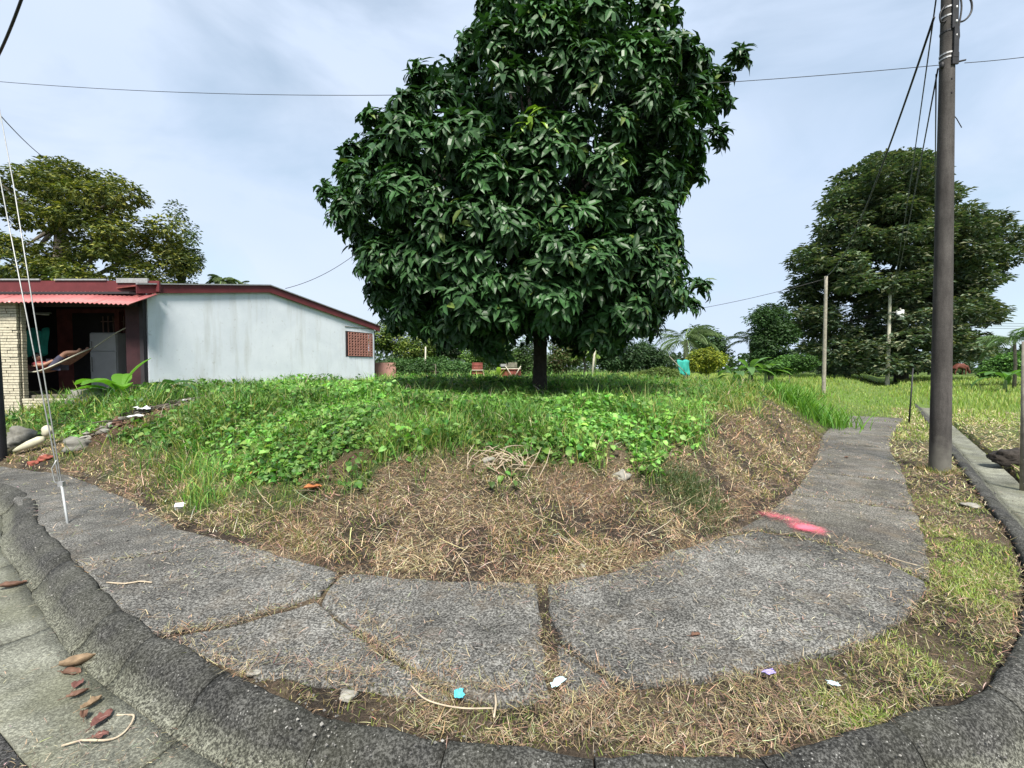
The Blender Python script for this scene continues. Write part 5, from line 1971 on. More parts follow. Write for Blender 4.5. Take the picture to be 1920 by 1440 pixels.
# stone clad column
col = bpy.data.objects.new('stone_column', None)
link(col, house)
MB().box((-12.05, 10.50, 1.62), (1.5, 0.12, 2.8)).build('column_core', M_mortar, col)
z = 0.25
rsn = random.Random(3)
while z < 2.94:
    hh = rsn.uniform(0.05, 0.085)
    x = -12.62
    while x < -11.30:
        wd_ = rsn.uniform(0.14, 0.34)
        if x + wd_ > -11.30 - 0.08:
            wd_ = -11.29 - x
        zz = z + hh / 2
        MB().box((x + wd_ / 2, 10.415 - rsn.uniform(0, 0.022), zz + 0.0), (wd_ - 0.010, 0.05, hh - 0.012), 0).build('stone', M_stone, col)
        x += wd_
    # the return face
    MB().box((-11.295 + rsn.uniform(0, 0.012), 10.51, z + hh / 2), (0.03, 0.10, hh - 0.012), 0).build('stone', M_stone, col)
    z += hh
# low stone plinth running right from the column
plx = bpy.data.objects.new('stone_plinth', None)
link(plx, house)
MB().box((-10.6, 10.42, 0.52), (1.15, 0.12, 0.55)).build('plinth_core', M_mortar, plx)
z = 0.3
while z < 0.78:
    hh = rsn.uniform(0.05, 0.08)
    x = -11.17
    while x < -10.05:
        wd_ = rsn.uniform(0.14, 0.3)
        MB().box((x + wd_ / 2, 10.35 - rsn.uniform(0, 0.02), z + hh / 2), (wd_ - 0.01, 0.04, hh - 0.01)).build('stone', M_stone, plx)
        x += wd_
    z += hh

# things on the porch
f0 = at(212, 620, 12.6)
fr = empty('fridge', (f0[0], 12.6, 0.86), 'tall grey fridge standing on the porch behind the hammock', 'fridge')
MB().box((f0[0], 12.6, 1.66), (0.72, 0.6, 1.6)).build('body', M_fridge, fr, bevel=0.02)
MB().box((f0[0], 12.285, 1.42), (0.70, 0.03, 1.05)).build('door', M_fridge, fr, bevel=0.01)
MB().box((f0[0], 12.285, 2.20), (0.70, 0.03, 0.48)).build('door', M_fridge, fr, bevel=0.01)
for zz, hl in ((1.6, 0.4), (2.12, 0.2)):
    MB().box((f0[0] - 0.3, 12.25, zz), (0.025, 0.04, hl)).build('handle', M_steel, fr)
# teal cloth hanging on the porch
xs = np.linspace(at(30, 620, 12.4)[0], at(90, 620, 12.4)[0], 22)
V = []
for i, x in enumerate(xs):
    for j in range(9):
        z = 2.56 - j * 0.09 + (0.05 * math.sin(i * 0.7) if j in (0, 8) else 0)
        V.append((x + 0.01 * math.sin(j), 12.4 + 0.04 * math.sin(i * 1.3 + j * 0.3), z))
F = [(i * 9 + j, i * 9 + j + 1, (i + 1) * 9 + j + 1, (i + 1) * 9 + j) for i in range(21) for j in range(8)]
o = MB().add(V, F).build('hanging_cloth', M_teal, None, True)
s_ = o.modifiers.new('thickness', 'SOLIDIFY')
s_.thickness = 0.006
tag(o, 'teal green cloth hanging inside the porch left of the posts', 'cloth')
tl = at(82, 590, 12.3)
o = MB().tube([(tl[0] - 0.3, 12.3, tl[2] + 0.02), (tl[0] + 0.14, 12.3, tl[2])], 0.017, 8).build('tube_lamp', M_white, None, True)
tag(o, 'unlit white tube lamp under the porch ceiling', 'lamp')
MB().box((tl[0] - 0.08, 12.33, tl[2] + 0.045), (0.5, 0.04, 0.03)).build('fitting', M_steel, o)

# hammock slung between the column and the back post
ha = Vector(tuple(at(34, 667, 10.75)))
hb = Vector(tuple(at(255, 608, 11.6)))
lo, hi_ = 0.03, 0.62


def hpt(t, u):
    p = ha.lerp(hb, t)
    sagz = -0.60 * (max(0, t) ** 0.75 * max(0, 1 - t) ** 2) / 0.2
    wdt = 0.27 * math.sin(PI * min(1, max(0, (t - lo) / (hi_ - lo)))) ** 0.7 if lo <= t <= hi_ else 0.0
    return Vector((p.x, p.y + u * wdt, p.z + sagz + abs(u) ** 2 * wdt * (0.12 if u < 0 else 0.6)))


V, F = [], []
nt_, nu = 28, 8
for i in range(nt_ + 1):
    t = lo + (hi_ - lo) * i / nt_
    for j in range(nu + 1):
        V.append(hpt(t, -1 + 2 * j / nu))
for i in range(nt_):
    for j in range(nu):
        a = i * (nu + 1) + j
        F.append((a, a + 1, a + nu + 2, a + nu + 1))
hk = empty('hammock', tuple(ha), 'striped brownish hammock slung across the porch', 'hammock')
o = MB().add(V, F).build('cloth', M_hammock, hk, True)
s_ = o.modifiers.new('thickness', 'SOLIDIFY')
s_.thickness = 0.012
MB().tube([hpt(t, 0) for t in np.linspace(0, lo, 6)], 0.014, 6).build('rope', M_palewood, hk, True)
MB().tube([hpt(t, 0) for t in np.linspace(hi_, 0.999, 10)], 0.014, 6).build('rope', M_palewood, hk, True)
MB().tube([hpt(t, -1) for t in np.linspace(lo, hi_, 26)], 0.018, 6).build('edge_cord', M_palewood, hk, True)


# the person lying in it
def skin_body(name, verts, edges, radii, mat, parent, sub=1, root=0):
    me = bpy.data.meshes.new(name)
    off = Vector(parent.location)
    me.from_pydata([tuple(Vector(v) - off) for v in verts], edges, [])
    me.update()
    o = mobj(name, me, mat, parent)
    md = o.modifiers.new('skin', 'SKIN')
    if not me.skin_vertices:
        me.skin_vertices.new()
    for i, r in enumerate(radii):
        me.skin_vertices[0].data[i].radius = (r, r) if not hasattr(r, '__len__') else r
    me.skin_vertices[0].data[root].use_root = True
    md.use_smooth_shade = True
    s = o.modifiers.new('sub', 'SUBSURF')
    s.levels = sub
    s.render_levels = sub + 1
    return o


def hp2(t, up=0.0, side=0.0):
    p = hpt(t, 0)
    return Vector((p.x, p.y - 0.02 + side, p.z + up))


per = empty('person', tuple(hp2(0.25)), 'dark haired person in a red top lying in the porch hammock', 'person')
pel, wai, che, nec, hed = hp2(0.32, 0.12), hp2(0.27, 0.12), hp2(0.21, 0.17), hp2(0.175, 0.24), hp2(0.16, 0.34)
knl, knr = hp2(0.42, 0.26, -0.09), hp2(0.43, 0.22, 0.09)
ftl, ftr = hp2(0.52, 0.10, -0.08), hp2(0.535, 0.10, 0.08)
shl, shr = che + Vector((-0.05, -0.17, 0.03)), che + Vector((-0.05, 0.17, 0.03))
ell, elr = hp2(0.28, 0.15, -0.2), hp2(0.28, 0.15, 0.2)
hal, har = hp2(0.335, 0.24, -0.06), hp2(0.345, 0.24, 0.05)
hpl, hpr = pel + Vector((0.02, -0.09, 0)), pel + Vector((0.02, 0.09, 0))
verts = [pel, wai, che, nec, hed - Vector((0, 0, 0.04)), shl, ell, hal, shr, elr, har, hpl, knl, ftl, hpr, knr, ftr, ftl + Vector((0.06, 0, 0.09)), ftr + Vector((0.06, 0, 0.09))]
edges = [(0, 1), (1, 2), (2, 3), (3, 4), (2, 5), (5, 6), (6, 7), (2, 8), (8, 9), (9, 10), (0, 11), (11, 12), (12, 13), (0, 14), (14, 15), (15, 16), (13, 17), (16, 18)]
rad = [0.125, 0.115, 0.13, 0.05, 0.055, 0.055, 0.04, 0.035, 0.055, 0.04, 0.035, 0.085, 0.06, 0.04, 0.085, 0.06, 0.04, 0.03, 0.03]
skin_body('body', verts, edges, rad, M_skin, per)
# head with face
hd = MB()
hd.ball(hed + Vector((0, 0, 0.02)), (0.085, 0.075, 0.11), 14, 10)
ho = hd.build('head', M_skin, per, True)
fd = Vector((0.85, -0.35, 0.15)).normalized()
sd_ = Vector((0.35, 0.85, 0)).normalized()
nz = hed + fd * 0.088 + Vector((0, 0, 0.01))
m_ = MB()
m_.tube([nz + Vector((0, 0, 0.025)) - fd * 0.01, nz + fd * 0.012 - Vector((0, 0, 0.005))], [0.008, 0.013], 6)
m_.build('nose', M_skin, ho and per, True)
for sg in (-1, 1):
    MB().ball(hed + fd * 0.075 + sd_ * 0.03 * sg + Vector((0, 0, 0.035)), (0.011, 0.011, 0.007), 8, 6).build('eye', M_hair, per, True)
    MB().ball(hed + sd_ * 0.078 * sg + Vector((0, 0, 0.02)), (0.016, 0.012, 0.028), 8, 6).build('ear', M_skin, per, True)
MB().ball(hed + fd * 0.078 - Vector((0, 0, 0.035)), (0.012, 0.026, 0.007), 8, 6).build('mouth', M_redcloth, per, True)
MB().ball(hed - fd * 0.018 + Vector((0, 0, 0.05)), (0.098, 0.09, 0.098), 14, 10, 2, 0.1).build('hair', M_hair, per, True)
# hands with fingers
for hq, sg in ((hal, -1), (har, 1)):
    m_ = MB()
    m_.ball(hq + Vector((0.03, 0, 0)), (0.045, 0.035, 0.016), 10, 6)
    for k in range(4):
        b0 = hq + Vector((0.06, (k - 1.5) * 0.017, 0.004))
        L = (0.06, 0.072, 0.068, 0.052)[k]
        m_.tube([b0, b0 + Vector((L * 0.5, 0, -0.004)), b0 + Vector((L * 0.95, 0, -0.024))], [0.009, 0.008, 0.006], 6)
    b0 = hq + Vector((0.015, 0.03 * -sg, 0.0))
    m_.tube([b0, b0 + Vector((0.03, -0.02 * sg, -0.004)), b0 + Vector((0.055, -0.024 * sg, -0.012))], [0.011, 0.009, 0.007], 6)
    m_.build('hand', M_skin, per, True)
# clothes follow the body
skin_body('shirt', [pel + Vector((-0.03, 0, 0)), wai, che, che + (nec - che) * 0.6, shl, shl + (ell - shl) * 0.55, shr, shr + (elr - shr) * 0.55],
          [(0, 1), (1, 2), (2, 3), (2, 4), (4, 5), (2, 6), (6, 7)], [0.135, 0.128, 0.145, 0.08, 0.07, 0.058, 0.07, 0.058], M_redcloth, per)
skin_body('shorts', [pel, hpl, hpl + (knl - hpl) * 0.8, hpr, hpr + (knr - hpr) * 0.8], [(0, 1), (1, 2), (0, 3), (3, 4)], [0.14, 0.10, 0.08, 0.10, 0.08], M_bluecloth, per)


# ------------------------------------------------------------------ poles and wires
def pole(name, base, top, r0, r1, mat, label, cat='utility pole', n=18, group=None):
    t = empty(name, tuple(base), label, cat, group)
    base, top = Vector(tuple(base)), Vector(tuple(top))
    pts = [base - Vector((0, 0, 0.25))] + [base.lerp(top, k / 8) for k in range(9)]
    rr = [r0] + [r0 + (r1 - r0) * k / 8 for k in range(9)]
    MB().tube(pts, rr, n).build('shaft', mat, t, True)
    return t


pb = gp(1762, 882, -0.02)
ptop = at(1784, -330, pb[1] + 0.05)
big = pole('utility_pole', pb, ptop, 0.128, 0.064, M_pole, 'thick tapering concrete utility pole beside the path on the right')
Pb, Pt = Vector(tuple(pb)), Vector(tuple(ptop))


def on_pole(py):
    """point on the pole axis seen at photo row py, and the radius there"""
    lo_, hi2 = 0.0, 1.0
    for _ in range(40):
        m_ = (lo_ + hi2) / 2
        q = Pb.lerp(Pt, m_)
        d = np.array(q) - CAM
        yy = d[1] * math.cos(PITCH) - d[2] * math.sin(PITCH)
        zz = d[1] * math.sin(PITCH) + d[2] * math.cos(PITCH)
        if 720 - FPX * zz / yy > py:
            lo_ = m_
        else:
            hi2 = m_
    return q, 0.128 + (0.064 - 0.128) * m_


def ring(py, h=0.03, mat=M_steel, grow=0.006, name='strap'):
    q, r = on_pole(py)
    ax = (Pt - Pb).normalized()
    return MB().tube([q - ax * h / 2, q + ax * h / 2], r + grow, 18).build(name, mat, big, False)


for y_ in (18, 34, 62, 104, 112):
    ring(y_, 0.022, M_steel if y_ != 62 else M_darksteel)
q, r = on_pole(118)
MB().box((q.x + 0.02, q.y - r - 0.012, q.z), (0.09, 0.025, 0.16)).build('bracket_plate', M_darksteel, big)
q, r = on_pole(95)
MB().box((q.x + 0.022, q.y - r - 0.015, q.z + 0.05), (0.07, 0.03, 0.42)).build('cable_guard', M_darksteel, big)
q, r = on_pole(45)
MB().box((q.x + 0.012, q.y - r - 0.012, q.z + 0.25), (0.085, 0.02, 0.75)).build('cable_guard', M_darksteel, big)
for y_ in (24, 50, 76):
    q, r = on_pole(y_)
    MB().ball((q.x + r * 0.3, q.y - r - 0.02, q.z), (0.016, 0.016, 0.026), 8, 6).build('insulator', M_steel, big, True)
for y_ in (154, 180):
    q, r = on_pole(y_)
    MB().tube([(q.x - 0.01, q.y - r + 0.01, q.z), (q.x - 0.01, q.y - r - 0.006, q.z)], 0.012, 8).build('bolt_hole', M_black, big)
q, r = on_pole(118)
MB().tube([(q.x + r - 0.01, q.y, q.z), (q.x + r + 0.16, q.y - 0.02, q.z + 0.03)], [0.016, 0.012], 8).build('side_hook', M_darksteel, big)
q, r = on_pole(125)
MB().ball((q.x - r - 0.012, q.y - 0.03, q.z), (0.028, 0.028, 0.05), 8, 6).build('insulator', M_darksteel, big, True)
q, r = on_pole(213)
MB().tube([(q.x + r - 0.005, q.y, q.z), (q.x + r + 0.06, q.y, q.z - 0.07), (q.x + r + 0.14, q.y, q.z - 0.20)], 0.006, 6).build('loose_wire_end', M_wire, big, True)
q, r = on_pole(80)
MB().tube([(q.x + r + 0.03 + 0.03 * math.cos(a), q.y, q.z + 0.03 * math.sin(a)) for a in np.linspace(0, 2 * PI, 12)], 0.007, 6).build('eye_bolt', M_darksteel, big, True)
q, r = on_pole(30)
pts = [(q.x + r, q.y, q.z - 0.1), (q.x + r + 0.16, q.y, q.z - 0.06), (q.x + r + 0.25, q.y, q.z + 0.06), (q.x + r + 0.24, q.y, q.z + 0.22), (q.x + r + 0.13, q.y, q.z + 0.33), (q.x + r, q.y, q.z + 0.34)]
pts = [tuple(p) for p in catmull(np.array(pts), 0.04)]
MB().tube(pts, 0.013, 7).build('cable_loop', M_wire, big, True)
pts = [(q.x + r + 0.01, q.y - 0.04, q.z + 0.4), (q.x + r + 0.06, q.y - 0.05, q.z + 0.1), (q.x + r + 0.03, q.y - 0.05, q.z - 0.2), (q.x + r + 0.05, q.y - 0.04, q.z - 0.32), (q.x + r - 0.01, q.y - 0.05, q.z - 0.5)]
MB().tube([tuple(p) for p in catmull(np.array(pts), 0.05)], 0.011, 6).build('down_cable', M_wire, big, True)
pts = [(q.x - r, q.y - 0.04, q.z + 0.12), (q.x - r - 0.07, q.y - 0.04, q.z + 0.0), (q.x - r - 0.05, q.y - 0.04, q.z - 0.12), (q.x - r + 0.01, q.y - 0.05, q.z - 0.1)]
MB().tube([tuple(p) for p in catmull(np.array(pts), 0.04)], 0.011, 6).build('cable_loop', M_wire, big, True)

n = 500
th = RNG.uniform(0, 2 * PI, n)
rr_ = 0.13 + np.abs(RNG.normal(0, 0.07, n))
PP = np.c_[Pb.x + np.cos(th) * rr_, Pb.y + np.sin(th) * rr_]
PP = np.c_[PP, zg(PP)]
v, f, c = blades(PP, RNG.uniform(0.03, 0.13, n), RNG.uniform(0.005, 0.009, n), th + RNG.normal(0, 0.6, n), RNG.uniform(0.1, 0.9, n), RNG.uniform(0.2, 1.2, n), pick(STRAWS + [(0.16, 0.24, 0.05), (0.22, 0.28, 0.08)], n, 0.2), 3)
tag(mobj('pole_foot_grass', tri_mesh('pole_foot_grass', v, f, c), M_grass), 'dry and green grass growing round the foot of the concrete pole', 'grass', kind='stuff')

# the dark pole cut by the left edge
lb = gp(-9, 868, -0.02)
lp = pole('utility_pole', lb, (lb[0] - 0.10, lb[1] - 0.05, 8.6), 0.14, 0.09, M_poledark, 'dark pole cut off by the left edge of the photo')
# wooden post in the field, transformer pole, far
p1 = gz(1545, 20.0)
p1t = at(1549, 518, 20.0)
fp = pole('field_post', p1, p1t, 0.085, 0.065, M_wood, 'slim weathered wooden pole at the far end of the path', 'post', 10)
p2 = gz(1664, 40.0)
p2t = at(1669, 549, 40.0)
tp = pole('utility_pole', p2, p2t, 0.17, 0.11, M_palewood, 'pale distant utility pole carrying a white transformer', 'utility pole', 10)
tr = at(1684, 591, 40)
MB().tube([(tr[0], 39.8, tr[2] - 0.42), (tr[0], 39.8, tr[2] + 0.42)], 0.27, 14).build('transformer', M_white, tp, True)
MB().tube([(tr[0], 39.8, tr[2] + 0.42), (tr[0], 39.8, tr[2] + 0.6)], [0.09, 0.05], 8).build('bushing', M_palerock, tp, True)
MB().tube([(p2[0] + 0.1, 40, tr[2] + 0.2), (tr[0], 39.9, tr[2] + 0.3)], 0.03, 6).build('bracket', M_steel, tp, True)
MB().tube([(p2t[0] - 0.1, 40, p2t[2] - 0.15), (p2t[0] + 0.5, 39.9, p2t[2] + 0.2)], 0.03, 6).build('arm', M_wood, tp, True)
# white post with papaya, short post, rusty rod
wpz = gz(1109, 19.5)
tag(tube_obj('white_post', [tuple(wpz - (0, 0, .1)), tuple(at(1117, 640, 19.5))], [0.05, 0.042], M_palewood, None, 8), 'thin whitish leaning post standing behind the mound right of the trunk', 'post')
sp = gz(797, 19.0)
tag(tube_obj('short_post', [tuple(sp), tuple(at(798, 650, 19.0))], [0.03, 0.03], M_palewood, None, 8), 'short pale post sticking out of the vine hedge', 'post')
rd = gp(1704, 796, -0.02)
tag(tube_obj('iron_rod', [tuple(rd - (0, 0, .1)), tuple(at(1712, 690, rd[1]))], [0.022, 0.016], M_darksteel, None, 6), 'thin rusty iron rod standing in the grass left of the concrete pole', 'rod')
ep = gp(1921, 905, -0.05)
tag(tube_obj('edge_post', [tuple(ep - (0, 0, .1)), tuple(at(1924, 640, ep[1]))], [0.045, 0.04], M_wood, None, 9), 'brown wooden post cut by the right edge of the photo', 'post')


def wire(a, b, sag, rad, label, mat=M_wire, n=26, name='overhead_wire', group=None):
    a, b = Vector(tuple(a)), Vector(tuple(b))
    pts = []
    for k in range(n + 1):
        t = k / n
        p = a.lerp(b, t)
        p.z -= sag * 4 * t * (1 - t)
        pts.append(p)
    o = MB().tube(pts, rad, 6).build(name, mat, None, True, origin=a)
    return tag(o, label, 'wire', group)


qa, ra = on_pole(122)
lw = at(-160, 138, 9.0)
wire((qa.x - 0.1, qa.y, qa.z), lw, 0.42, 0.0045, 'long thin wire crossing the whole sky behind the crown', n=40)
rw = at(2080, 82, 6.2)
wire((qa.x + 0.25, qa.y, qa.z + 0.03), rw, 0.03, 0.0045, 'short wire leaving the concrete pole to the right')
q2, r2 = on_pole(22)
wire((q2.x - 0.2, q2.y, q2.z - 0.08), tuple(p1t), 0.75, 0.016, 'thick black cable from the concrete pole down to the slim wooden pole')
q3, r3 = on_pole(-40)
wire((q3.x - 0.14, q3.y, q3.z), (p2t[0], p2t[1], p2t[2] - 0.1), 1.1, 0.010, 'left of the three thin wires running behind the concrete pole', group='thin wires from the concrete pole')
wire((qa.x - 0.13, qa.y, qa.z - 0.05), (p2t[0], p2t[1], p2t[2] - 1.3), 0.55, 0.010, 'middle of the three thin wires running behind the concrete pole', group='thin wires from the concrete pole')
q4, r4 = on_pole(135)
wire((q4.x - 0.11, q4.y + 0.05, q4.z), (p2t[0] + 3, p2t[1] - 1, p2t[2] - 1.3), 0.45, 0.009, 'right of the three thin wires running behind the concrete pole', group='thin wires from the concrete pole')
wire(tuple(p1t - np.array([0, 0, 0.1])), tuple(at(1150, 600, 22)), 0.25, 0.011, 'wire dropping left from the slim wooden pole behind the crown')
wire(tuple(at(535, 541, 15.2)), tuple(at(760, 385, 17)), 0.5, 0.010, 'curved wire rising from the house roof to behind the crown')
for k, yy in enumerate((600, 604, 608)):
    a = at(1672, yy, 40)
    wire(a, at(1990, yy + 6 + k, 44), 0.15, 0.017, ('upper', 'middle', 'lower')[k] + ' of three level wires under the white transformer', group='wires under the transformer')
wire(tuple(at(-60, 145, 7.4)), tuple(at(118, 312, 20)), 0.3, 0.010, 'thin wire falling towards the tree behind the house')
wire(tuple(at(60, -60, 5.5)), tuple(at(-30, 150, 6.8)), 0.12, 0.016, 'thick dark cable in the top left corner', name='thick_cable')
# guy wire: two strands to one anchor, with a sleeve near the ground
anchor = gp(128, 982, 0.0)
gw = empty('guy_wire', tuple(anchor), 'pale steel guy wire anchored in the sidewalk on the left', 'guy wire')
u1 = Vector((lb[0] - 0.02, lb[1], 7.6))
u2 = Vector((lb[0] - 0.12, lb[1], 7.0))
A0 = Vector(tuple(anchor))
dv = (u1 - A0)
s1_ = A0 + dv.normalized() * 0.42
MB().tube([A0 - Vector((0, 0, 0.05)), s1_], 0.010, 8).build('anchor_rod', M_pvc, gw, True)
MB().tube([s1_, A0 + dv * 0.5 + Vector((0.04, 0, 0)), u1], 0.006, 6).build('strand', M_guy, gw, True)
s2_ = A0 + dv.normalized() * 0.36
MB().tube([s2_ - Vector((0.015, 0, 0)), A0 + (u2 - A0) * 0.5 - Vector((0.02, 0, 0)), u2], 0.006, 6).build('strand', M_guy, gw, True)
MB().box(tuple(s1_), (0.05, 0.03, 0.05)).build('clamp', M_steel, gw)
MB().tube([s1_ - Vector((0.0, 0, 0.02)), s1_ + Vector((-0.05, -0.02, 0.03)), s1_ + Vector((-0.07, -0.02, 0.16)), s1_ + Vector((-0.03, -0.01, 0.24))], 0.006, 5).build('wire_tail', M_guy, gw, True)


# ------------------------------------------------------------------ things behind the mound
def corr_sheet(name, c, w, h, rz, mat, parent, n=8, horiz=True):
    """ribbed sheet: ribs as geometry"""
    m = MB()
    for k in range(n):
        z = c[2] - h / 2 + h * (k + 0.5) / n
        m.tube([(c[0] - w / 2 * math.cos(rz), c[1] - w / 2 * math.sin(rz), z), (c[0] + w / 2 * math.cos(rz), c[1] + w / 2 * math.sin(rz), z)], h / n * 0.52, 6)
    return m.build(name, mat, parent, True)


c1 = at(895, 692, 17.8)
g1 = zg1(c1[0], 17.8)
o = empty('rusty_sheets', (c1[0], c1[1], g1), 'rusty red ribbed sheets leaning below the bright green shrub', 'metal sheets')
corr_sheet('sheet', (c1[0], 17.8, c1[2] + 0.02), 0.42, 0.46, 0.0, M_rust, o, 8)
MB().box((c1[0] + 0.02, 17.74, c1[2] - 0.04), (0.44, 0.03, 0.03)).build('batten', M_palewood, o)
c2 = at(955, 693, 17.6)
g2_ = zg1(c2[0], 17.6)
o = empty('roofing_stack', (c2[0], c2[1], g2_), 'stack of dark red roofing with grey slats beside the trunk', 'roofing stack')
corr_sheet('sheet', (c2[0] + 0.02, 17.6, c2[2] - 0.13), 0.86, 0.30, 0.0, M_rust, o, 7)
MB().box((c2[0] + 0.02, 17.53, c2[2] + 0.04), (0.86, 0.03, 0.035)).build('batten', M_palewood, o)
for k in range(6):
    MB().box((c2[0] + 0.09, 17.7, c2[2] + 0.10 + k * 0.032), (0.42, 0.3, 0.018)).build('slat', M_wood, o)
MB().box((c2[0] - 0.22, 17.66, c2[2] + 0.17), (0.26, 0.2, 0.10), 0.2).build('slat', M_steel, o)
for (x, r_) in ((-0.0, 0.5), (0.12, -0.45)):
    MB().tube([(c2[0] + 0.1 + x, 17.45, c2[2] - 0.25), (c2[0] + 0.1 + x - r_ * 0.5, 17.5, c2[2] + 0.14)], 0.018, 6).build('stick', M_palewood, o, True)
# pink wall behind the house corner
c3 = at(722, 690, 19.2)
o = MB().box((c3[0], 19.2, 1.15), (0.95, 0.12, 1.15)).build('garden_wall', M_pinkwall)
tag(o, 'low pinkish wall right of the house corner', 'wall')
# teal tarp with pole
c4 = at(1281, 690, 23)
xs = np.linspace(-0.32, 0.30, 12)
V = []
for i, x in enumerate(xs):
    for j in range(8):
        V.append((c4[0] + x + 0.02 * j * (1 if i < 6 else 0.3), 23 + 0.05 * math.sin(i * 1.1 + j * 0.8), c4[2] + 0.4 - j * 0.11 + 0.03 * math.sin(i)))
F = [(i * 8 + j, i * 8 + j + 1, (i + 1) * 8 + j + 1, (i + 1) * 8 + j) for i in range(11) for j in range(7)]
o = MB().add(V, F).build('tarp', M_teal, None, True)
s_ = o.modifiers.new('thickness', 'SOLIDIFY')
s_.thickness = 0.01
tag(o, 'small teal tarp hanging below the coconut palm', 'tarp')
tag(tube_obj('leaning_pole', [tuple(at(1288, 702, 22.7)), tuple(at(1255, 668, 22.7))], 0.02, M_wood, None, 6), 'grey stick leaning across the teal tarp', 'stick')
c5 = at(1311, 703, 23.2)
o = empty('brick_pile', (c5[0], c5[1], zg1(c5[0], c5[1])), 'small heap of red bricks at the foot of the round yellow green bush', 'bricks')
for k in range(14):
    MB().box((c5[0] + random.uniform(-0.35, 0.35), 23.2 + random.uniform(-0.1, 0.1), zg1(c5[0], 23.2) + 0.3 + random.uniform(-0.2, 0.22)), (0.22, 0.11, 0.08), random.uniform(-0.6, 0.6)).build('brick', M_brickbit, o)
# white rails glimpsed under the big tree
c6 = at(1715, 692, 44)
o = empty('white_rail', (c6[0], 44, zg1(c6[0], 44)), 'low broken white rail under the huge spreading tree', 'rail')
for (xa, xb) in ((1693, 1708), (1720, 1735)):
    a, b = at(xa, 691, 44), at(xb, 691, 44)
    MB().box(((a[0] + b[0]) / 2, 44, a[2]), (b[0] - a[0], 0.08, 0.13)).build('rail', M_palerock, o)
for xa in (1693, 1708, 1721, 1741):
    a = at(xa, 694, 44)
    MB().box((a[0], 44, a[2] - 0.1), (0.12, 0.1, 0.7)).build('post', M_palerock, o)


# brown cow grazing by the big tree
def cow():
    c = at(1799, 700, 40)
    gx_, gy_ = c[0], 40.0
    z0 = zg1(gx_, gy_) + 0.0
    z0 = float(at(1799, 703, 40)[2])
    t = empty('cow', (gx_, gy_, z0), 'reddish brown cow grazing at the far edge of the field right of the concrete pole', 'cow')
    S = 0.72

    def q(x, y, z):
        return Vector((gx_ - x * S, gy_ + y * S, z0 + z * S))
    V = [q(0.75, 0, 1.12), q(0.35, 0, 1.10), q(-0.1, 0, 1.05), q(-0.55, 0, 1.12), q(-0.85, 0, 1.02), q(-1.1, 0.02, 0.62), q(-1.22, 0.03, 0.32), q(-1.3, 0.03, 0.14)]
    E = [(i, i + 1) for i in range(7)]
    R = [0.24 * S, 0.33 * S, 0.35 * S, 0.31 * S, 0.2 * S, 0.14 * S, 0.13 * S, 0.08 * S]
    for (xx, yy, hind) in ((-0.5, 0.17, 0), (-0.58, -0.17, 0), (0.72, 0.18, 1), (0.62, -0.18, 1)):
        b = len(V)
        if hind:
            V += [q(xx, yy, 0.85), q(xx - 0.08, yy, 0.62), q(xx + 0.10, yy, 0.36), q(xx + 0.06, yy, 0.02)]
            R += [0.17 * S, 0.11 * S, 0.06 * S, 0.05 * S]
            E += [(0, b), (b, b + 1), (b + 1, b + 2), (b + 2, b + 3)]
        else:
            V += [q(xx, yy, 0.8), q(xx - 0.03, yy, 0.42), q(xx, yy, 0.02)]
            R += [0.13 * S, 0.065 * S, 0.05 * S]
            E += [(3, b), (b, b + 1), (b + 1, b + 2)]
    skin_body('body', V, E, R, M_cow, t, 1, 2)
    for s in (-1, 1):
        MB().ball(q(-1.13, 0.17 * s, 0.48), (0.05 * S, 0.10 * S, 0.05 * S), 8, 6).build('ear', M_cow, t, True)
        MB().tube([q(-1.1, 0.09 * s, 0.55), q(-1.06, 0.17 * s, 0.66), q(-1.04, 0.16 * s, 0.76)], [0.03 * S, 0.02 * S, 0.008 * S], 6).build('horn', M_palerock, t, True)
    MB().tube([q(0.95, 0, 1.2), q(1.02, 0, 0.9), q(1.0, 0, 0.5), q(1.0, 0, 0.4)], [0.04 * S, 0.025 * S, 0.02 * S, 0.05 * S], 6).build('tail', M_cow, t, True)


cow()


# ------------------------------------------------------------------ rocks, litter, fallen leaves, twigs
def rock(px, py, r, mat, label, seed, flat=0.75, name='rock', cat='rock', lift=0.0, group=None, Y=None):
    p = hit(px, py) if Y is None else at(px, py, Y)
    z = max(zg1(p[0], p[1]), -0.02 if lift == 0 else -1) + lift
    o = MB().ball((p[0], p[1], z + r * flat * 0.35), (r * 1.2, r, r * flat), 22, 14, seed, 0.42).build(name, mat, None, True, origin=(p[0], p[1], z))
    return tag(o, label, cat, group)


rock(145, 842, 0.16, M_rock, 'dark grey rock at the foot of the mound right of the guy wire', 1)
rock(45, 824, 0.20, M_rock, 'mossy grey rock beside the dark left pole', 2)
rock(24, 838, 0.13, M_rock, 'smaller rock half behind the dark left pole', 22)
rock(174, 734, 0.30, M_rock, 'big dark boulder in front of the porch hammock', 3, 0.85, Y=9.4)
rock(1165, 900, 0.065, M_palerock, 'pale round stone stuck in the brown slope', 4)
rock(915, 868, 0.05, M_palerock, 'small pale stone under the weeds near the twig heap', 5)
rock(1092, 1064, 0.02, M_palerock, 'small round pebble at the foot of the slope beside the slab joint', 6, 0.9)
rock(655, 1322, 0.035, M_palerock, 'flat pale stone lying in the straw behind the kerb', 7, 0.4)
rock(476, 1278, 0.025, M_palerock, 'small grey stone by the kerb on the left', 8, 0.5)
rock(1818, 953, 0.07, M_palerock, 'flat cream stone on the verge near the right gutter', 9, 0.35)
rock(1890, 890, 0.20, M_bark, 'dark lump of earth at the right edge beyond the gutter', 10, 0.7, 'earth_lump', 'earth')
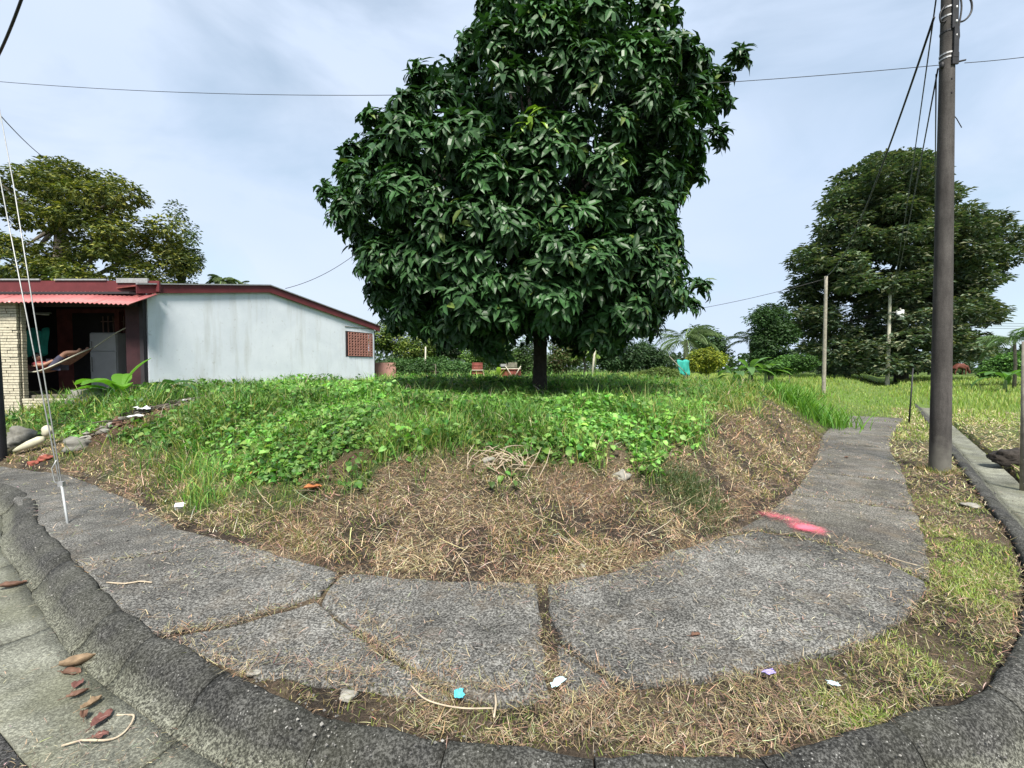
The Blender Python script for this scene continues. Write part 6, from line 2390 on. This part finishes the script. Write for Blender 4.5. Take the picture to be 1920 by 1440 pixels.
for i, (px, py, r) in enumerate(((62, 872, 0.06), (86, 862, 0.075))):
    rock(px, py, r, M_brickbit, ('small reddish brick bit nearest to the dark left pole', 'larger dark red brick bit under the cream jug')[i], 30 + i, 0.7, 'brick_bit', 'brick', 0.0, 'brick bits by the left pole')

# cream plastic jug lying on the bank
jp = hit(62, 850)
jz = zg1(jp[0], jp[1])
o = empty('plastic_jug', (jp[0], jp[1], jz), 'cream plastic jug lying tipped over at the foot of the mound by the left pole', 'jug')
a_ = Vector((jp[0] - 0.26, jp[1] - 0.05, jz + 0.03))
b_ = Vector((jp[0] + 0.14, jp[1] + 0.05, jz + 0.22))
MB().tube([a_, a_.lerp(b_, 0.15), a_.lerp(b_, 0.5), a_.lerp(b_, 0.85), b_], [0.02, 0.04, 0.065, 0.07, 0.04], 14).build('body', M_cream, o, True)
MB().ball(b_ + Vector((0.05, 0.0, 0.12)), (0.075, 0.07, 0.085), 12, 8, 4, 0.25).build('bulge', M_cream, o, True)


def scrap(px, py, w, d, mat, label, seed, cat='wrapper', lift=0.02, name='wrapper', crumple=0.35, z=None):
    """crumpled sheet of litter with thickness"""
    p = hit(px, py)
    if z is None:
        z = max(zg1(p[0], p[1]), -0.02)
    rs = np.random.default_rng(seed)
    rz = rs.uniform(0, 3)
    n = 7
    V = []
    for i in range(n):
        for j in range(n):
            u, v_ = (i / (n - 1) - 0.5), (j / (n - 1) - 0.5)
            hgt = crumple * min(w, d) * (0.5 + fbm(np.array([[u * 3 + seed, v_ * 3]]), 1.0, seed, 2)[0] - 0.3)
            x, y = u * w * (1 + 0.2 * rs.normal()), v_ * d * (1 + 0.2 * rs.normal())
            V.append((p[0] + x * math.cos(rz) - y * math.sin(rz), p[1] + x * math.sin(rz) + y * math.cos(rz), z + lift + hgt))
    F = [(i * n + j, (i + 1) * n + j, (i + 1) * n + j + 1, i * n + j + 1) for i in range(n - 1) for j in range(n - 1)]
    o = MB().add(V, F).build(name, mat, None, False, origin=(p[0], p[1], z))
    s = o.modifiers.new('thickness', 'SOLIDIFY')
    s.thickness = 0.002
    return tag(o, label, cat)


scrap(861, 1322, 0.055, 0.04, M_cyan, 'bright cyan wrapper in the straw beside the pale bent stick', 1, lift=0.035)
scrap(1047, 1312, 0.09, 0.035, M_palecyan, 'pale cyan crumpled wrapper at the edge of the slab joint', 2, lift=0.035)
scrap(1443, 1283, 0.055, 0.03, M_purple, 'small purple wrapper on the stony verge', 3, lift=0.03)
scrap(1561, 1306, 0.045, 0.03, M_palecyan, 'small pale blue scrap right of the purple wrapper', 4, lift=0.03)
scrap(267, 778, 0.34, 0.20, M_white, 'white plastic bag on the rubble patch', 5, 'bag', 0.05, 'plastic_bag', 0.5)
scrap(255, 790, 0.30, 0.14, M_white, 'torn white plastic sheet below the white bag on the rubble', 6, 'plastic', 0.05, 'plastic_sheet', 0.4)
scrap(350, 757, 0.28, 0.10, M_white, 'flat white scrap at the top end of the rubble patch', 7, 'plastic', 0.06, 'plastic_scrap', 0.3)
wpos = hit(257, 770)
o = MB().box((wpos[0], wpos[1], zg1(wpos[0], wpos[1]) + 0.10), (0.04, 0.03, 0.20), 0.3, Matrix.Rotation(-0.5, 3, 'Y')).build('white_stake', M_white)
tag(o, 'short white stake leaning on the rubble patch', 'stake')
bp_ = gp(339, 962, 0.0)
o = empty('paper_box', (bp_[0], bp_[1], 0.0), 'small white crushed carton at the slab edge below the bank', 'carton')
MB().box((bp_[0], bp_[1], 0.055), (0.085, 0.06, 0.07), 0.4, Matrix.Rotation(0.25, 3, 'X')).build('body', M_white, o, bevel=0.004)
MB().box((bp_[0] + 0.01, bp_[1] - 0.03, 0.095), (0.08, 0.05, 0.006), 0.4, Matrix.Rotation(0.6, 3, 'X')).build('flap', M_white, o)


def dry_leaf(px, py, ln, wd, rz, mat, label, z=None, curl=0.9, lift=0.01, group='dry leaves in the gutter', seed=0):
    if z is None:
        p = hit(px, py)
        z = zg1(p[0], p[1])
    else:
        p = gp(px, py, z)
    z += lift
    ns = 9
    rs = np.random.default_rng(seed + int(px))
    V, F = [], []
    for i in range(ns):
        t = i / (ns - 1)
        w = wd / 2 * math.sin(PI * min(0.98, 0.06 + 0.92 * t)) ** 0.8 + 0.002
        zc = 0.4 * ln * curl * (t - 0.5) ** 2
        for q in (-1, -0.5, 0, 0.5, 1):
            x = (t - 0.5) * ln
            y = q * w
            zz = zc + abs(q) ** 1.5 * w * curl * 0.9 + 0.004 * rs.normal() * (1 if abs(q) == 1 else 0.3)
            V.append((p[0] + x * math.cos(rz) - y * math.sin(rz), p[1] + x * math.sin(rz) + y * math.cos(rz), z + zz))
    for i in range(ns - 1):
        for k in range(4):
            a = i * 5 + k
            F.append((a, a + 1, a + 6, a + 5))
    o = MB().add(V, F).build('dry_leaf', mat, None, True, origin=(p[0], p[1], z))
    s = o.modifiers.new('thickness', 'SOLIDIFY')
    s.thickness = 0.0015
    MB().tube([V[2], ((V[2][0] - 0.03 * math.cos(rz)), V[2][1] - 0.03 * math.sin(rz), V[2][2])], 0.0016, 5).build('stalk', mat, o)
    return tag(o, label, 'leaf', group)


GZ = -0.158
dry_leaf(146, 1252, 0.15, 0.05, 0.62, M_dryleaf2, 'big folded tan leaf in the gutter, uppermost of the gutter leaves', GZ, 2.0, 0.012)
dry_leaf(134, 1264, 0.11, 0.05, -0.1, M_dryleaf, 'dark leaf tucked under the big tan leaf in the gutter', GZ, 1.0, 0.0)
dry_leaf(146, 1288, 0.055, 0.045, 1.9, M_redleaf, 'small reddish leaf just below the big tan leaf in the gutter', GZ, 0.8)
dry_leaf(146, 1307, 0.085, 0.028, 0.75, M_dryleaf, 'narrow brown leaf below the small reddish leaf', GZ, 1.2)
dry_leaf(172, 1326, 0.085, 0.034, 1.2, M_dryleaf2, 'curled olive tan leaf in the middle of the gutter row', GZ, 1.4)
dry_leaf(158, 1346, 0.06, 0.028, 2.3, M_dryleaf, 'short curled brown leaf left of the long red leaf', GZ, 1.4)
dry_leaf(192, 1352, 0.105, 0.05, 1.55, M_redleaf, 'long red brown leaf beside the pale vine loop', GZ, 0.6)
dry_leaf(188, 1383, 0.06, 0.035, 0.5, M_redleaf, 'pinkish leaf lying across the pale vine loop', GZ, 0.3)
dry_leaf(22, 1103, 0.17, 0.06, 0.45, M_dryleaf, 'dark brown leaf alone in the gutter at the left edge', GZ, 1.2)
dry_leaf(587, 926, 0.17, 0.10, 0.5, M_orangeleaf, 'orange brown dry leaf lying on the left of the dry slope', None, 0.7, 0.05, None)
dry_leaf(478, 897, 0.10, 0.06, 1.1, M_orangeleaf, 'small pinkish brown leaf in the grass of the left slope', None, 0.7, 0.05, None)
dry_leaf(1305, 1192, 0.055, 0.03, 0.2, M_dryleaf, 'tiny dark leaf in the middle of the rounded slab', 0.01, 0.6, 0.004, None)
dry_leaf(1588, 858, 0.10, 0.05, 0.4, M_dryleaf, 'dark leaf on the far part of the path', 0.01, 0.6, 0.004, None)
dry_leaf(1785, 1172, 0.07, 0.04, 0.4, M_dryleaf, 'dark leaf on the right verge', -0.02, 0.6, 0.02, None)
# pale vine loop in the gutter
c = gp(203, 1368, GZ)
pts = [(c[0] + 0.095 * math.cos(a), c[1] + 0.085 * math.sin(a), GZ + 0.012 + 0.01 * math.sin(3 * a)) for a in np.linspace(-2.2, 1.9, 26)]
pts = [(pts[0][0] - 0.06, pts[0][1] - 0.03, GZ + 0.008)] + pts
tag(MB().tube(pts, 0.0045, 6).build('vine_loop', M_twig, None, True, origin=pts[0]), 'pale dry vine bent into a loop in the gutter', 'vine')
# twigs
tw = [((770, 1285), (800, 1312), (860, 1327), (925, 1328), 0.0035, 'long pale bent stick lying in the straw behind the kerb'),
      ((928, 1300), (930, 1318), (928, 1332), (926, 1345), 0.005, 'short brown stub standing at the right end of the pale bent stick')]
for (a, b, c_, d_, r_, lab) in tw:
    pts = [gp(x, y, 0.02) for x, y in (a, b, c_, d_)]
    pts = catmull(np.array(pts), 0.02)
    tag(MB().tube([tuple(p) for p in pts], r_, 6).build('stick', M_twig, None, True, origin=tuple(pts[0])), lab, 'stick')
# vine on the slab, left
pts = catmull(np.array([gp(x, y, 0.014) for x, y in ((200, 1092), (235, 1094), (262, 1090), (285, 1092))]), 0.03)
tag(MB().tube([tuple(p) for p in pts], 0.005, 6).build('stick', M_twig, None, True, origin=tuple(pts[0])), 'thin pale stick lying on the left slab near the kerb', 'stick')
pts = catmull(np.array([gp(x, y, 0.014) for x, y in ((1655, 1040), (1690, 1052), (1720, 1060))]), 0.03)
tag(MB().tube([tuple(p) for p in pts], 0.004, 6).build('stick', M_twig, None, True, origin=tuple(pts[0])), 'thin pale stick on the right edge of the rounded slab', 'stick')
# heap of twigs on the slope
hc = hit(950, 885)
o = empty('twig_heap', tuple(hc), 'tangle of bare pale twigs on the slope below the weeds', 'twigs')
rs_ = random.Random(9)
for k in range(34):
    a = rs_.uniform(0, PI)
    L = rs_.uniform(0.12, 0.34)
    cx, cy = hc[0] + rs_.gauss(0, 0.14), hc[1] + rs_.gauss(0, 0.08)
    zz = zg1(cx, cy) + 0.05 + rs_.uniform(0, 0.06)
    dx, dy, dz = math.cos(a) * L / 2, math.sin(a) * L / 2 * 0.8, rs_.uniform(-0.08, 0.08) + math.sin(a) * L * 0.25
    MB().tube([(cx - dx, cy - dy, zz - dz), (cx + rs_.uniform(-.03, .03), cy, zz + rs_.uniform(-0.01, 0.03)), (cx + dx, cy + dy, zz + dz)], [0.004, 0.0035, 0.002], 5).build('twig', M_twig, o)
# stick against the trunk
a, b = at(1000, 722, TY - 0.25), at(1030, 746, TY - 0.35)
tag(tube_obj('stick', [tuple(a), tuple(b)], [0.012, 0.015], M_palewood, None, 7), 'pale stick leaning against the foot of the trunk', 'stick')
# dark branches and wood in the rubble patch
rub = empty('rubble_patch', (RUBBLE[0], RUBBLE[1], zg1(*RUBBLE)), 'brown strip of debris with dead wood on the left bank', 'rubble')
for k in range(90):
    t = rs_.uniform(0, 1)
    q = (np.array(RUB_A) * (1 - t) + np.array(RUB_B) * t)
    x, y = q[0] + rs_.gauss(0, 0.14), q[1] + rs_.gauss(0, 0.14)
    z = zg1(x, y)
    if k % 3:
        MB().ball((x, y, z + 0.03), (rs_.uniform(0.03, 0.09), rs_.uniform(0.03, 0.08), rs_.uniform(0.02, 0.05)), 8, 5, k, 0.4).build('clod', (M_bark2, M_rock, M_dryleaf, M_palerock)[k % 4], rub, False)
    else:
        a = rs_.uniform(0.1, 1.6)
        L = rs_.uniform(0.08, 0.22)
        MB().tube([(x - math.cos(a) * L, y - math.sin(a) * L, z + 0.05), (x + math.cos(a) * L, y + math.sin(a) * L, z + 0.10)], rs_.uniform(0.006, 0.016), 6).build('dead_branch', (M_bark, M_bark2)[k % 2], rub)
# dead roots showing in the holes of the weed cover
for q, hq in enumerate(HOLES[:2]):
    o = empty('dead_wood', (hq[0], hq[1], zg1(*hq)), ('dark rotten wood showing in the weeds left of the middle of the mound', 'grey tangle of dead roots in the weeds in front of the trunk')[q], 'dead wood')
    for k in range(16):
        x, y = hq[0] + rs_.gauss(0, 0.16), hq[1] + rs_.gauss(0, 0.08)
        z = zg1(x, y)
        a = rs_.uniform(0, PI)
        L = rs_.uniform(0.06, 0.16)
        MB().tube([(x - math.cos(a) * L, y - math.sin(a) * L, z + 0.03), (x, y, z + rs_.uniform(0.05, 0.12)), (x + math.cos(a) * L, y + math.sin(a) * L, z + 0.05)], rs_.uniform(0.008, 0.022), 6).build('root', (M_bark, M_rock)[k % 2], o)
